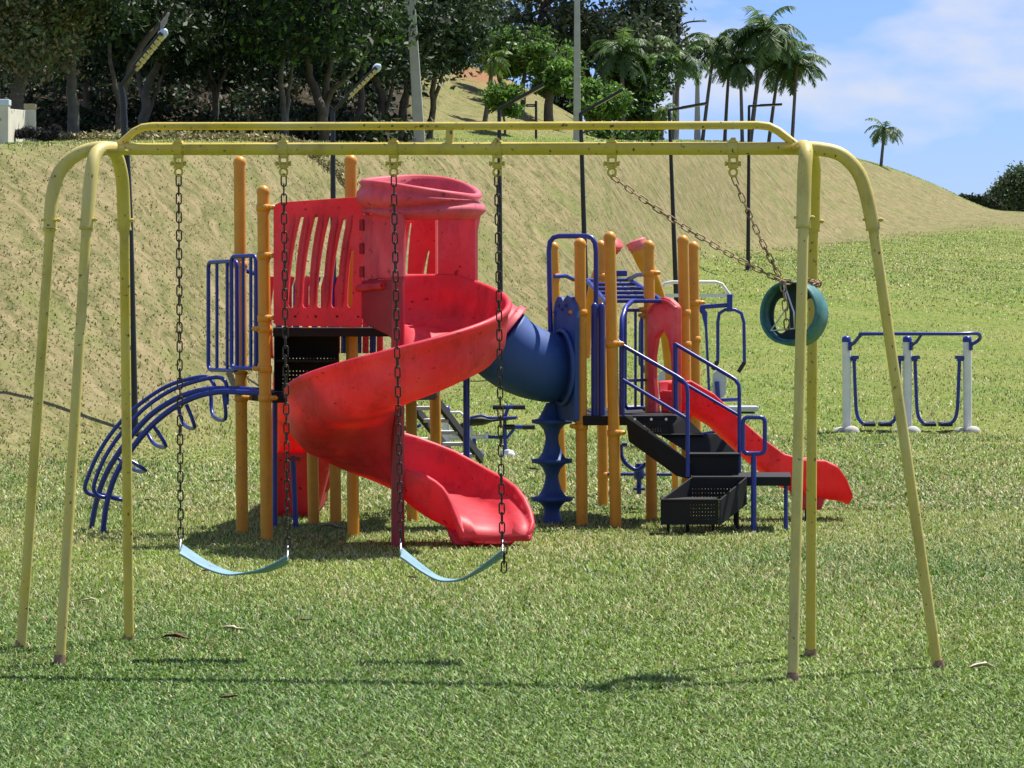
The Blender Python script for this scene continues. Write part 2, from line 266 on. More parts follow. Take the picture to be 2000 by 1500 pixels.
def ground_mat():
    m = bpy.data.materials.new('grass_ground'); m.use_nodes = True; t = m.node_tree; n = t.nodes; l = t.links; b = n['Principled BSDF']; b.inputs['Roughness'].default_value = .95; b.inputs['Specular IOR Level'].default_value = .1
    at = n.new('ShaderNodeAttribute'); at.attribute_name = 'Col'; sp = n.new('ShaderNodeSeparateColor'); l.new(at.outputs['Color'], sp.inputs[0])
    tc = n.new('ShaderNodeTexCoord')
    def noise(sc, det, vec=None, rough=.6):
        q = n.new('ShaderNodeTexNoise'); q.inputs['Scale'].default_value = sc; q.inputs['Detail'].default_value = det; q.inputs['Roughness'].default_value = rough; l.new(vec or tc.outputs['Object'], q.inputs['Vector']); return q.outputs['Fac']
    def ramp(f, a, ca, b_, cb):
        q = n.new('ShaderNodeValToRGB'); q.color_ramp.elements[0].position = a; q.color_ramp.elements[1].position = b_; q.color_ramp.elements[0].color = (*ca, 1); q.color_ramp.elements[1].color = (*cb, 1); l.new(f, q.inputs[0]); return q.outputs[0]
    def mix(f, a, b_, bl='MIX'):
        q = n.new('ShaderNodeMixRGB'); q.blend_type = bl
        for i, s in enumerate((f, a, b_)):
            if isinstance(s, (int, float)): q.inputs[i].default_value = s
            elif isinstance(s, tuple): q.inputs[i].default_value = (*s, 1)
            else: l.new(s, q.inputs[i])
        return q.outputs[0]
    mp = n.new('ShaderNodeMapping'); mp.inputs['Rotation'].default_value = (0, 0, R(60)); mp.inputs['Scale'].default_value = (.9, 4.5, 1); l.new(tc.outputs['Object'], mp.inputs['Vector'])
    mv = n.new('ShaderNodeMapping'); mv.vector_type = 'POINT'; mv.inputs['Rotation'].default_value = (0, 0, R(60)); l.new(tc.outputs['Object'], mv.inputs['Vector'])
    mv2 = n.new('ShaderNodeMapping'); mv2.inputs['Scale'].default_value = (.75, 2.9, 1.5); wn = n.new('ShaderNodeTexNoise'); wn.inputs['Scale'].default_value = .8; wn.inputs['Detail'].default_value = 3; l.new(tc.outputs['Object'], wn.inputs['Vector'])
    wa = n.new('ShaderNodeVectorMath'); wa.operation = 'SCALE'; wa.inputs['Scale'].default_value = 1.6; l.new(wn.outputs['Color'], wa.inputs[0]); wb = n.new('ShaderNodeVectorMath'); wb.operation = 'ADD'; l.new(mv.outputs[0], wb.inputs[0]); l.new(wa.outputs[0], wb.inputs[1]); l.new(wb.outputs[0], mv2.inputs['Vector'])
    streak = noise(1.5, 8, mv2.outputs[0], .7); fine = noise(9, 6); big = noise(.35, 4)
    lawn = mix(ramp(fine, .35, (0, 0, 0), .65, (1, 1, 1)), (.07, .11, .02), (.20, .25, .05))
    lawn = mix(ramp(big, .42, (0, 0, 0), .68, (.75, .75, .75)), lawn, (.22, .215, .065))
    dry = mix(ramp(streak, .38, (0, 0, 0), .62, (1, 1, 1)), (.105, .11, .035), (.275, .22, .115))
    dry = mix(ramp(fine, .5, (0, 0, 0), .7, (.5, .5, .5)), dry, (.29, .24, .125))
    dry = mix(ramp(noise(.6, 5), .5, (0, 0, 0), .7, (.6, .6, .6)), dry, (.145, .18, .045))
    spk = noise(14, 4, mv.outputs[0]); dry = mix(ramp(spk, .62, (0, 0, 0), .72, (.45, .45, .45)), dry, (.10, .07, .04))
    c = mix(sp.outputs['Red'], lawn, dry); c = mix(sp.outputs['Blue'], c, (.27, .12, .06))
    c = mix(sp.outputs['Green'], c, mix(fine, (.022, .018, .012), (.07, .055, .035)))  # brown soil and litter, colour darkened to stand in for shade under the trees
    l.new(c, b.inputs['Base Color'])
    bp = n.new('ShaderNodeBump'); bp.inputs['Strength'].default_value = 1; bp.inputs['Distance'].default_value = .03
    ad = n.new('ShaderNodeMath'); ad.operation = 'ADD'; l.new(fine, ad.inputs[0]); l.new(streak, ad.inputs[1]); l.new(ad.outputs[0], bp.inputs['Height']); l.new(bp.outputs[0], b.inputs['Normal'])
    return m
GM = ground_mat()
g = npmesh('ground', V, F, GM, col=np.stack([dryv, woodfloor_shade(V[:, 0], V[:, 1]), np.clip(soil * .9, 0, 1)], 1), smooth=True); tag(g, 'mown lawn rising to a dry grassy bank', kind='structure')
# ------------------------------------------------------------ grass (uncountable)
def blades(name, n, y0, y1, hmin, hmax, wid, seed, label, powr=1.0, bank=None, pxr=(-120, 2120), flat=.9):
    rg = np.random.RandomState(seed)
    u = rg.rand(n); Y = (y0 ** -powr + u * (y1 ** -powr - y0 ** -powr)) ** (-1 / powr)
    X = (rg.uniform(pxr[0], pxr[1], n) - 1000) / FPX * Y
    bk = bankness(X, Y)
    if bank is not None: k = bank(bk, rg.rand(n), X, Y) & (woodfloor_shade(X, Y) < .4); X, Y, bk = X[k], Y[k], bk[k]; n = len(X)
    Z = hgt(X, Y); a = rg.uniform(0, 6.283, n); h = rg.uniform(hmin, hmax, n) * (1 + .35 * lfn(X, Y, .9, 5)); wd = wid * rg.uniform(.6, 1.3, n)
    d = np.stack([np.cos(a), np.sin(a), 0 * a], 1); s = np.stack([-np.sin(a), np.cos(a), 0 * a], 1)
    lean = rg.uniform(.2, flat * 1.6, n)[:, None] * h[:, None]
    b = np.stack([X, Y, Z - .004], 1); mid = b + d * lean * .35 + np.array([0, 0, 1]) * (h * .62)[:, None]; tip = b + d * lean + np.array([0, 0, 1]) * (h * rg.uniform(.6, 1, n))[:, None]
    v = np.stack([b - s * wd[:, None] / 2, b + s * wd[:, None] / 2, mid + s * wd[:, None] * .4, mid - s * wd[:, None] * .4, tip], 1).reshape(-1, 3)
    q = np.arange(n)[:, None] * 5; f = np.concatenate([q + [0, 1, 2], q + [0, 2, 3], q + [3, 2, 4]], 0)
    p1 = np.clip(.5 + .6 * lfn(X, Y, .55, 21), 0, 1)[:, None]; p2 = np.clip(.5 + .55 * lfn(X, Y, 1.7, 33), 0, 1)[:, None]; r = rg.rand(n)[:, None]
    far = np.clip((Y - 13.5) / 9, 0, 1)[:, None]
    green = np.array([.11, .215, .03]) * (1 - p1) + np.array([.23, .325, .045]) * p1
    green = green * (.35 + 1.35 * r ** 1.3)
    cool = (rg.rand(n) < .15)[:, None]; green = np.where(cool, green * .6 + np.array([.13, .20, .12]) * .6, green)
    straw = np.array([.42, .38, .17]) * (.7 + .6 * r)
    ps = (rg.rand(n)[:, None] < (.04 + .30 * p2 * far + .20 * far + .07 * p2)); c = np.where(ps, straw, green)
    dryc = np.where((rg.rand(n) < .40)[:, None], np.array([.13, .16, .035]), np.array([.29, .24, .115])) * (.7 + .6 * r)
    c = c * (1 + .12 * np.clip((Y - 35) / 40, 0, 1))[:, None]
    c = np.where((rg.rand(n) < bk)[:, None], dryc, c)
    o = npmesh(name, v, f, M['grass'], col=np.repeat(c, 5, 0)); return tag(o, label, 'grass', kind='stuff')
blades('lawn_grass', 520000, 10.2, 30, .018, .046, .0082, 1, 'short mown green grass blades of the near lawn', 1.6)
blades('far_lawn_grass', 170000, 26, 95, .03, .06, .016, 2, 'short grass tufts on the lawn behind the play structure', 1.0, lambda b, r, X, Y: r > b * .9)
blades('rising_meadow_grass', 90000, 70, 180, .03, .07, .035, 4, 'short bright grass on the rising meadow at the right', .6, lambda b, r, X, Y: (r > b) & (X + 2.5 * lfn(X, Y, .5, 61) > 1 + 5 * r) & (r < b + (Y - 70) / 28), (1100, 2150))
blades('bank_grass', 130000, 30, 165, .012, .045, .020, 3, 'dry straw coloured grass covering the bank', .8, lambda b, r, X, Y: r < b)
rgl = np.random.RandomState(44); nl_ = 7000; Yl = rgl.uniform(33, 64, nl_); Xl = (rgl.uniform(-60, 1250, nl_) - 1000) / FPX * Yl; kk = (rgl.rand(nl_) < bankness(Xl, Yl)) & (lfn(Xl, Yl, 1.1, 8) + rgl.normal(size=nl_) * .5 > .1); Xl, Yl = Xl[kk], Yl[kk]; nl_ = len(Xl)
cl_ = np.stack([Xl, Yl, hgt(Xl, Yl) + .02], 1); a_ = rgl.normal(size=(nl_, 3)) * [1, 1, .35]; a_ /= np.linalg.norm(a_, axis=1)[:, None]; b_ = np.cross(a_, [[.1, .2, 1.]]); sz_ = rgl.uniform(.012, .036, nl_)[:, None]
v_ = np.stack([cl_ - a_ * sz_, cl_ - b_ * sz_ * .5, cl_ + a_ * sz_, cl_ + b_ * sz_ * .5], 1).reshape(-1, 3); pal = np.array([(.14, .09, .05), (.22, .15, .09), (.42, .36, .26), (.16, .10, .05), (.50, .45, .36)])
tag(npmesh('leaf_litter', v_, np.arange(4 * nl_).reshape(-1, 4), M['grass'], col=np.repeat(pal[rgl.randint(0, 5, nl_)], 4, 0)), 'dry brown leaf litter strewn over the bank', 'leaf litter', kind='stuff')
# ------------------------------------------------------------ swing frame
A = P(212, 291, 14.78); B = P(1574, 290, 14.08)
def onbeam(px, dz=0):
    k = (px - 1000) / FPX; d = B - A; t = (k * A.y - A.x) / (d.x - k * d.y); p = A + d * t; p.z += dz; return p
bd = (B - A).normalized(); sw = thing('swing_frame', (onbeam(890).x, onbeam(890).y, 0), 'faded yellow steel swing frame standing on the near lawn', 'swing set')
MB().tube([A, B], .0295, 16).build('top_beam', M['yellow'], sw)
ub = [P(228, 287, 14.77), P(262, 257, 14.75), P(278, 249, 14.74), P(298, 246.5, 14.73), P(890, 246, 14.42), P(1480, 244.5, 14.13), P(1502, 247, 14.12), P(1520, 256, 14.11), P(1556, 284, 14.09)]
up_bar = MB().tube(ub, .019, 12).build('upper_bar', M['yellow'], sw)
s_ = onbeam(878); MB().tube([s_ + Vector((0, 0, .02)), P(878, 250, s_.y)], [.022, .017], 10).build('bar_stub', M['yellow'], sw)
def leg(path, lowpx, Yf, m, sub=6):
    up = [P(*q) for q in path]; low = P(lowpx[0], lowpx[1], Yf); low.z = -.03
    e = up[-1]; o = MB().tube(up, .0325, 14, sub=sub).build('leg', m, sw)
    d = (low - e).normalized(); MB().tube([e - d * .05, low], .0245, 12).build('lower_tube', m, o)
    s2 = MB(); s2.tube([e - d * .004 , e + d * .006], .035, 14); k = e - d * .035 * 1.2
    s2.tube([k + Vector((-.045, -.01, 0)), k + Vector((.05, -.01, 0))], .006, 8); s2.lathe(k + Vector((.038, -.01, 0)), [(.011, -.004), (.011, .006)], 6, Vector((1, 0, 0)))
    s2.build('joint_bolt', M['yellow'], o)
    fb = low.copy(); fb.z = 0; MB().tube([fb + d * .02, fb - d * .05], [.034, .0265], 12).build('rusty_base', M['rust'], o)
    return low
yl = M['yellow']; yf = M['yellowl']
leg([(226, 291, 14.78), (190, 289, 14.76), (150, 302, 14.76), (117, 335, 14.76), (102, 385, 14.74), (98, 447, 14.72)], (40, 1272), GY(1270), yf)
leg([(228, 291, 14.78), (205, 290, 14.70), (187, 302, 14.62), (178, 345, 14.56), (169, 446, 14.50)], (116, 1300), GY(1300), yf)
leg([(214, 290, 14.80), (228, 305, 14.90), (238, 345, 14.98), (241, 390, 15.02), (243, 447, 15.05)], (252, 1255), GY(1255), yl)
leg([(1560, 290, 14.09), (1571, 287, 14.02), (1574, 298, 13.93), (1571, 345, 13.88), (1569, 443, 13.84)], (1548, 1336), GY(1336), yf)
leg([(1572, 290, 14.12), (1585, 300, 14.24), (1590, 330, 14.34), (1589, 380, 14.38), (1588, 450, 14.42)], (1583, 1286), GY(1286), yl)
leg([(1566, 290, 14.08), (1600, 291, 14.08), (1642, 302, 14.08), (1675, 335, 14.08), (1692, 380, 14.08), (1706, 447, 14.08)], (1834, 1310), GY(1310), yf)
for q in (P(222, 294, 14.70), P(1562, 290, 14.02)): MB().box(q + Vector((.03 if q.x < 0 else -.03, 0, .0)), .09, .11, .008, math.atan2(bd.y, bd.x)).build('gusset', M['yellow'], sw)
hang = {}
for px in (349, 554, 769, 971, 1195, 1432):
    c = onbeam(px); m = MB()
    m.tube([c - bd * .024, c - bd * .022, c + bd * .022, c + bd * .024], [.034, .036, .036, .034], 16)
    m.box(c + Vector((0, 0, .034)), .034, .05, .014, math.atan2(bd.y, bd.x)); m.box(c + Vector((0, 0, .044)), .022, .03, .012)
    for s in (-1, 1): m.box(c + Vector((s * .018, -.0, -.058)), .010, .034, .062)
    m.box(c + Vector((0, 0, -.036)), .04, .05, .016); m.box(c + Vector((0, 0, -.082)), .030, .026, .02)
    m.tube([c + Vector((-.036, 0, -.070)), c + Vector((.036, 0, -.070))], .0075, 8); m.lathe(c + Vector((.030, 0, -.070)), [(.013, -.005), (.013, .006)], 6, Vector((1, 0, 0))); m.lathe(c + Vector((-.034, 0, -.070)), [(.012, -.005), (.012, .006)], 6, Vector((1, 0, 0)))
    o = m.build('hanger', M['yellow'], sw, bevel=.002)
    rc = c + Vector((0, 0, -.110)); MB().tube([rc + Vector((math.cos(t) * .018, 0, math.sin(t) * .019)) for t in [k * math.pi / 8 for k in range(16)]], .0055, 8, ring=True).build('ring', M['yellow'], o)
    hang[px] = rc + Vector((0, 0, -.018))
def chain(m, a, b, L=.056, wd=.024, r=.0037, sag=0, ang0=0.0):
    a = Vector(a); b = Vector(b); n = max(2, round((b - a).length / (L * .80))); 
    for i in range(n):
        p = a.lerp(b, i / n); q = a.lerp(b, (i + 1) / n); p.z -= sag * 4 * (i / n) * (1 - i / n); q.z -= sag * 4 * ((i + 1) / n) * (1 - (i + 1) / n)
        d = (q - p).normalized(); x = d.cross(Vector((0, 1, 0)) if abs(d.y) < .9 else Vector((1, 0, 0))).normalized(); y = d.cross(x)
        t = ang0 + (math.pi / 2 if i % 2 else 0) + random.uniform(-.3, .3); e = x * math.cos(t) + y * math.sin(t); c = (p + q) / 2; h = L / 2 - wd / 2; path = []
        for k in range(7): a_ = math.pi * k / 6; path.append(c + d * (h + math.sin(a_) * wd / 2) + e * math.cos(a_) * wd / 2)
        for k in range(7): a_ = math.pi + math.pi * k / 6; path.append(c + d * (-h + math.sin(a_) * wd / 2) + e * math.cos(a_) * wd / 2)
        m.tube(path, r, 6, ring=True)
def belt_swing(p1, p2, e1, e2, low, label, tail):
    a = P(*e1); b = P(*e2); c = P(*low); t = thing('belt_swing', (c.x, c.y, 0), label, 'swing', 'belt swings hanging from the yellow frame')
    for h, e in ((hang[p1], a), (hang[p2], b)):
        m = MB(); chain(m, h, e + Vector((0, 0, .055))); m.build('chain', M['dchain'], t)
        s = MB(); s.tube([e + Vector((0, -.035, .0)), e + Vector((0, 0, .062)), e + Vector((0, .035, .0))], .0045, 6); s.tube([e + Vector((0, -.035, 0)), e + Vector((0, .035, 0))], .0045, 6); s.build('hanger_triangle', M['steel'], t)
    if tail:
        m = MB(); chain(m, b + Vector((.01, -.02, .05)), b + Vector((.008, -.03, -.08))); m.build('chain_end', M['dchain'], t)
    # catenary rubber strap, a shallow cradle across
    pts = smooth_path([a, a.lerp(c, .42) + Vector((0, 0, -.022)), c + Vector((-.05, 0, .004)), c + Vector((.05, 0, .006)), c.lerp(b, .6) + Vector((0, 0, -.018)), b], 6)
    secs = []
    n = len(pts)
    for i, p in enumerate(pts):
        f = i / (n - 1); d = (pts[min(i + 1, n - 1)] - pts[max(i - 1, 0)]).normalized(); roll = .24 - .56 * f
        side = Vector((0, math.cos(roll), math.sin(roll))); nn = side.cross(d).normalized() * -1
        if nn.z < 0: nn = -nn
        w2 = .070 + .008 * math.sin(math.pi * f); secs.append([p + side * w2 - nn * .004, p + side * w2 + nn * .004, p + side * w2 * .5 + nn * .001, p - side * w2 * .5 + nn * .001, p - side * w2 + nn * .004, p - side * w2 - nn * .004, p - nn * .008])
    MB().loft(secs).build('seat', M['belt'], t)
belt_swing(349, 554, (353, 1073, 14.55), (562, 1093, 14.50), (465, 1121, 14.52), 'pale blue belt swing hanging at the left end of the yellow frame', False)
belt_swing(769, 971, (783, 1079, 14.42), (981, 1082, 14.36), (882, 1133, 14.38), 'pale blue belt swing at mid frame with a loose chain end dangling below it', True)
# bucket swing thrown over the right legs
bc = P(1550, 612, 14.12); t = thing('bucket_swing', (bc.x, bc.y, bc.z - .15), 'teal rubber bucket swing chained up against the right legs of the yellow frame', 'swing')
ax = Vector((-.40, -.90, .06)).normalized(); ex = Vector((ax.y * -1, ax.x, 0)).normalized(); ez = ex.cross(ax).normalized()
if ez.z < 0: ez = -ez
def bk(u, v, w_): return bc + ex * u + ez * v + ax * w_
secs = []
for k in range(36):
    a = 2 * math.pi * k / 36; c_, s_ = math.cos(a), math.sin(a); ru, rv = .128, .138; wn = .075 + .03 * max(0, -s_); wf = -.085
    secs.append([bk(ru * c_, rv * s_, wf), bk(ru * c_ * 1.04, rv * s_ * 1.04, wf - .006), bk((ru + .012) * c_, (rv + .012) * s_, wf), bk((ru + .014) * c_, (rv + .014) * s_, 0), bk((ru + .010) * c_, (rv + .010) * s_, wn), bk(ru * c_, rv * s_, wn + .004), bk(ru * c_ * .985, rv * s_ * .985, 0)])
MB().loft(secs, ring=True).build('rubber_band', M['bucket'], t)
def ell(cu, cv, ru, rv, n=22): return [(cu + ru * math.cos(2 * math.pi * k / n), cv + rv * math.sin(2 * math.pi * k / n)) for k in range(n)]
MB().plate([ell(0, 0, .126, .136, 36), ell(-.070, -.008, .040, .082), ell(.068, -.008, .038, .080)], .014, lambda u, v, d: bk(u, v, -.045 + d + .02 * v)).build('leg_hole_panel', M['rubber'], t, bevel=.003)
MB().tube([bk(-.118, -.05, .055), bk(-.05, -.122, .06), bk(.05, -.126, .06), bk(.118, -.05, .055)], .010, 8, sub=5).build('seat_rim', M['bucket'], t)
m = MB(); tp = P(1529, 550, 14.0)
m.tube([bk(-.085, -.085, .07), bk(.0, .03, .08), bk(-.03, .14, .07)], .004, 6); m.tube([bk(-.085, -.085, .07), bk(.035, -.075, .085), bk(.03, .0, .085), bk(-.02, .13, .08)], .0045, 6); m.build('wire_hanger', M['steel'], t)
m = MB(); chain(m, hang[1195], tp, sag=.03, L=.050, wd=.021, r=.0033); m.build('chain', M['rust'], t)
m = MB(); chain(m, hang[1432], tp + Vector((0, .01, 0)), sag=.02, L=.050, wd=.021, r=.0033); m.build('chain', M['rust'], t)
m = MB(); chain(m, tp, P(1546, 690, 14.0) + Vector((-.02, 0, .11)), L=.05); chain(m, tp, P(1575, 552, 14.1)); chain(m, P(1575, 548, 14.1), P(1602, 556, 14.3)); chain(m, P(1603, 552, 14.3), P(1580, 568, 14.5)); chain(m, P(1598, 552, 14.28), P(1572, 562, 14.12)); m.build('tie_chain', M['rust'], t)
# ------------------------------------------------------------ play structure
ps = thing('play_structure', (0, 23.6, 0), 'large playground structure with orange posts, red spiral slide, blue crawl tube and black stairs', 'playground')
def post(x0, y0, x1, y1, clamps=(), r=.045, Y=None, topY=None):
    Yb = Y if Y else GY(y1); a = P(x1, y1, Yb); a.z = -.03; b = P(x0, y0, Yb); b.z -= r * .8
    o = MB().tube([a, b], r, 16).build('post', M['orange'], ps)
    MB().lathe(b, [(r * 1.08, -.012), (r * 1.10, .0), (r * 1.08, .008), (r * .98, .02), (r * .75, .036), (r * .4, .046), (.004, .049)], 16).build('cap', M['orange'], o)
    for cy in clamps:
        f = (cy - y0) / (y1 - y0); px = x0 + (x1 - x0) * f; c = P(px, cy, Yb); m = MB()
        m.lathe(c, [(r * 1.02, -.026), (r * 1.17, -.024), (r * 1.17, .024), (r * 1.02, .026)], 16)
        sd = 1 if (int(cy) % 2 == 0) else -1
        m.tube([c + Vector((sd * r * .9, -.02, .004)), c + Vector((sd * (r + .035), -.025, .004)), c + Vector((sd * (r + .045), -.02, .004))], [.019, .018, .010], 10); m.lathe(c + Vector((sd * (r + .012), -.045, 0)), [(.010, 0), (.009, .008)], 6, Vector((0, -1, 0)))
        m.build('clamp', M['orange'], o)
    return o
post(468, 308, 473, 1040, (517, 725, 778)); post(514, 365, 521, 1055, (406, 500, 622, 643, 721, 778)); post(685, 305, 690, 1048)
post(606, 640, 613, 1022); post(652, 640, 656, 1022); post(801, 640, 806, 905, (770,), Y=24.6); post(848, 640, 853, 930, (752,), Y=25.2)
post(1081, 475, 1098, 965, (540, 605), Y=GY(967)); post(1133, 468, 1137, 1027, (611, 833)); post(1173, 472, 1178, 988, (540, 594, 664, 928)); post(1191, 455, 1203, 1030, (672, 846)); post(1267, 472, 1273, 1015, (534, 605, 617))
post(1334, 462, 1344, 1012, (611, 673), Y=GY(1012)); post(1354, 474, 1362, 990, (592, 663), Y=GY(994)); 
# --- panels
def slots(xs, yt, yb, wd, bend):
    out = []
    for x, t_ in zip(xs, yt):
        L = []; n = 9
        for k in range(n): f = k / (n - 1); L.append((x + bend * f * f - wd * (1 - .45 * f) / 2, yb + (t_ - yb) * f))
        for k in range(n): f = 1 - k / (n - 1); L.append((x + bend * f * f + wd * (1 - .45 * f) / 2, yb + (t_ - yb) * f))
        c = L[0], L[-1]; L += [((x + wd * .35), yb - .02), (x, yb - .03), (x - wd * .35, yb - .02)]
        out.append(L)
    return out
def pmap(a, b, off=0.0):   # panel frame: u along a->b metres, v up metres, d thickness away
    d = (b - a); d.z = 0; L = d.length; d.normalize(); nrm = Vector((-d.y, d.x, 0)); 
    return lambda u, v, th: Vector((a.x, a.y, 0)) + d * u + Vector((0, 0, v)) + nrm * th
pa = P(534, 600, 22.42); pb = P(707, 600, 22.35); Lp = (pb - pa).length; zt0, zt1, zb = zy(22.4, 395), zy(22.35, 385), zy(22.4, 636)
def px2u(px): return (px - 534) / (707 - 534) * Lp
def py2z(py, Y=22.4): return zy(Y, py)
outl = [(0.0, zb + .02), (.02, zb), (Lp - .01, zb - .01), (Lp, zb + .02), (Lp + .01, zt1 - .02), (Lp - .01, zt1 + .004), (.05, zt0), (.015, zt0 - .015), (0, zt0 - .04)]
holes = slots([px2u(x) for x in (569, 597, 625, 653)], [py2z(424), py2z(424), py2z(424), py2z(428)], py2z(594), .050, .078) + slots([px2u(683)], [py2z(488)], py2z(594), .042, .02)
o = MB().plate([outl] + holes, .05, pmap(pa, pb)).build('barrier_panel', M['red'], ps, bevel=.010)
m = MB()
for px in (555, 583, 611, 639, 667):
    f2 = pmap(pa, pb); m = MB(); m.tube([f2(px2u(px) + .078 * t_ * t_, py2z(602) + (py2z(418) - py2z(602)) * t_, .008) for t_ in [k / 10 for k in range(11)]], [.008] + [.021] * 9 + [.007], 12); m.build('moulded_rib', M['red'], o)
m = MB()
for px in (577, 617, 659, 700): q = pmap(pa, pb)(px2u(px), py2z(618), -.012); m.lathe(q, [(.010, 0), (.009, .012), (.004, .014)], 8, Vector((0, -1, 0)))
m.build('bolt', M['dchain'], o)
qa = P(776, 600, 23.1); qb = P(850, 600, 23.0); L2 = (qb - qa).length
MB().plate([[(0, zy(23, 606)), (L2, zy(23, 606)), (L2, zy(23, 428)), (0, zy(23, 428))]] + slots([.055, .20], [zy(23, 435), zy(23, 490)], zy(23, 588), .05, .045), .05, pmap(qa, qb)).build('barrier_panel', M['red'], ps, bevel=.010)
# far red/blue vertical slat barrier
for k, px in enumerate((548, 567, 582, 600, 618, 636, 650, 662, 676, 690, 704, 718, 732, 746)):
    MB().tube([P(px - 4, 690, 24.3), P(px - 3, 560, 24.3), P(px + 3, 540, 24.3)], .026, 10).build('slat', M['red'] if k % 2 else M['blue'], ps)
# --- decks and transfer steps
def slab(pts, z0, z1, name='deck', mt='black', bev=.006): return MB().hexa([Vector((p.x, p.y, z0)) for p in pts], [Vector((p.x, p.y, z1)) for p in pts]).build(name, M[mt], ps, bevel=bev)
slab([P(533, 640, 22.5), P(775, 640, 22.45), P(842, 640, 22.85), P(850, 640, 24.0), P(660, 640, 24.3), P(545, 640, 23.6)], 1.49, 1.555)
slab([P(528, 760, 22.68), P(700, 760, 22.72), P(850, 760, 23.6), P(858, 760, 25.2), P(610, 760, 24.4), P(480, 760, 23.5)], 1.0, 1.075)
def perf(a, b, z0, z1, name, rowsz, us, hs=.009, th=.004, mt='black'):
    L = (b - a).length; hl = [[(u - hs / 2, z - hs / 2), (u + hs / 2, z - hs / 2), (u + hs / 2, z + hs / 2), (u - hs / 2, z + hs / 2)] for z in rowsz for u in us if hs < u < L - hs]
    return MB().plate([[(0, z0), (L, z0), (L, z1), (0, z1)]] + hl, th, pmap(a, b)).build(name, M[mt], ps)
ga, gb = P(537, 700, 22.95), P(662, 700, 22.9); us = [.06 + .026 * k for k in range(16)]
perf(ga, gb, 1.08, 1.49, 'riser_panel', [1.30, 1.325, 1.14, 1.17, 1.20, 1.23], us, .0065)
MB().box((P(600, 700, 22.75).x, 22.75, 1.31), .46, .26, .018).build('step', M['black'], ps, bevel=.004)
perf(P(537, 700, 22.60), P(536, 700, 22.95), 1.08, 1.49, 'riser_panel', [1.2, 1.25, 1.3], [.05, .1, .15])
# --- spiral slide
CX, CY = (777 - 1000) / FPX * 21.72, 21.72
def prof(w_, hn, hf, lip=1.0):
    h = w_ / 2
    return [(-h, hn), (-h + .012, hn * .5 + .01), (-h + .06, .028), (-h * .6, 0), (0, -.008), (h * .55, .004), (h - .10, .035), (h - .035, .10 if hf > .15 else hf * .5), (h - .012, hf * .6), (h, hf), (h + .016 * lip, hf + .017), (h + .038 * lip, hf + .014), (h + .05 * lip, hf - .006), (h + .042 * lip, hf - .03), (h + .022, hf - .045), (h + .02, hf * .62), (h + .0, .08 if hf > .15 else hf * .3), (h - .07, .0), (h * .5, -.035), (0, -.045), (-h * .6, -.035), (-h + .02, -.01), (-h - .018, hn * .4), (-h - .026, hn - .03), (-h - .040 * lip, hn - .008), (-h - .034 * lip, hn + .012), (-h - .014 * lip, hn + .017)]
def csec(c, lat, w_, hn, hf, tilt=0):
    lat = Vector(lat).normalized(); upv = Vector((0, 0, 1)); return [c + lat * a + upv * (b + a * tilt) for a, b in prof(w_, hn, hf)]
secs = []
for k in range(0, 61):
    th = 100 - 370 * k / 60; r_ = R(th)
    z = 1.56 if th > 60 else 1.35 + th / 90 * .315
    if 40 < th <= 80: z = 1.35 + min(th, 60) / 90 * .315
    lat = Vector((math.cos(r_), math.sin(r_), 0)); wd = .72; c = Vector((CX, CY, z)) + lat * .40
    f = max(0, (100 - th - 300) / 70); hn = .10 + .05 * f; hf = .36 if th < 40 else .36
    secs.append(csec(c, lat, wd, hn, hf, .03))
for (nx_, ny_), (fx_, fy_), z, hn, hf, dp, lp in (((-.74, 21.78), (-.70, 22.48), .385, .155, .36, .06, 1), ((-.66, 21.785), (-.56, 22.47), .355, .16, .34, .095, 1), ((-.59, 21.79), (-.42, 22.44), .33, .16, .31, .12, 1), ((-.53, 21.785), (-.29, 22.38), .305, .15, .265, .125, 1), ((-.48, 21.77), (-.17, 22.30), .28, .135, .225, .125, 1), ((-.44, 21.75), (-.07, 22.20), .255, .11, .20, .12, 1), ((-.41, 21.72), (.01, 22.09), .23, .08, .17, .095, 1), ((-.385, 21.69), (.07, 21.97), .205, .05, .12, .095, 1), ((-.365, 21.66), (.11, 21.85), .18, .025, .06, .09, .9), ((-.355, 21.63), (.13, 21.75), .155, .008, .015, .075, .7), ((-.345, 21.605), (.12, 21.68), .125, .0, .0, .05, .4), ((-.33, 21.60), (.10, 21.66), .10, -.004, -.004, .02, .2)):
    n3 = Vector((nx_, ny_, z)); f3 = Vector((fx_, fy_, z)); L_ = (f3 - n3).length; q_ = csec((n3 + f3) / 2, f3 - n3, L_, hn, hf) if lp == 1 else [ (n3 + f3) / 2 + (f3 - n3).normalized() * a_ + Vector((0, 0, b_)) for a_, b_ in prof(L_, hn, hf, lp)]
    for i_ in range(15, 24): q_[i_] = q_[i_] - Vector((0, 0, dp * (1 if 17 <= i_ <= 22 else .5)))
    secs.append(q_)
ss = MB().loft(secs).build('spiral_slide', M['red'], ps)
m = MB().hexa([P(886, 1067, 21.70), P(1000, 1067, 21.70), P(1000, 1067, 22.05), P(890, 1067, 22.15)], [Vector((-.50, 21.80, .15)), Vector((.07, 21.72, .12)), Vector((.02, 22.02, .14)), Vector((-.40, 22.12, .17))]); m.build('slide_foot', M['red'], ss, bevel=.045)
MB().tube([(CX, CY, -.02), (CX, CY, zy(CY, 540))], .047, 16).build('centre_column', M['redpole'], ss)
MB().tube([(CX, CY, zy(CY, 540)), (CX, CY, 2.36)], .055, 16).build('upper_column', M['pink'], ss)
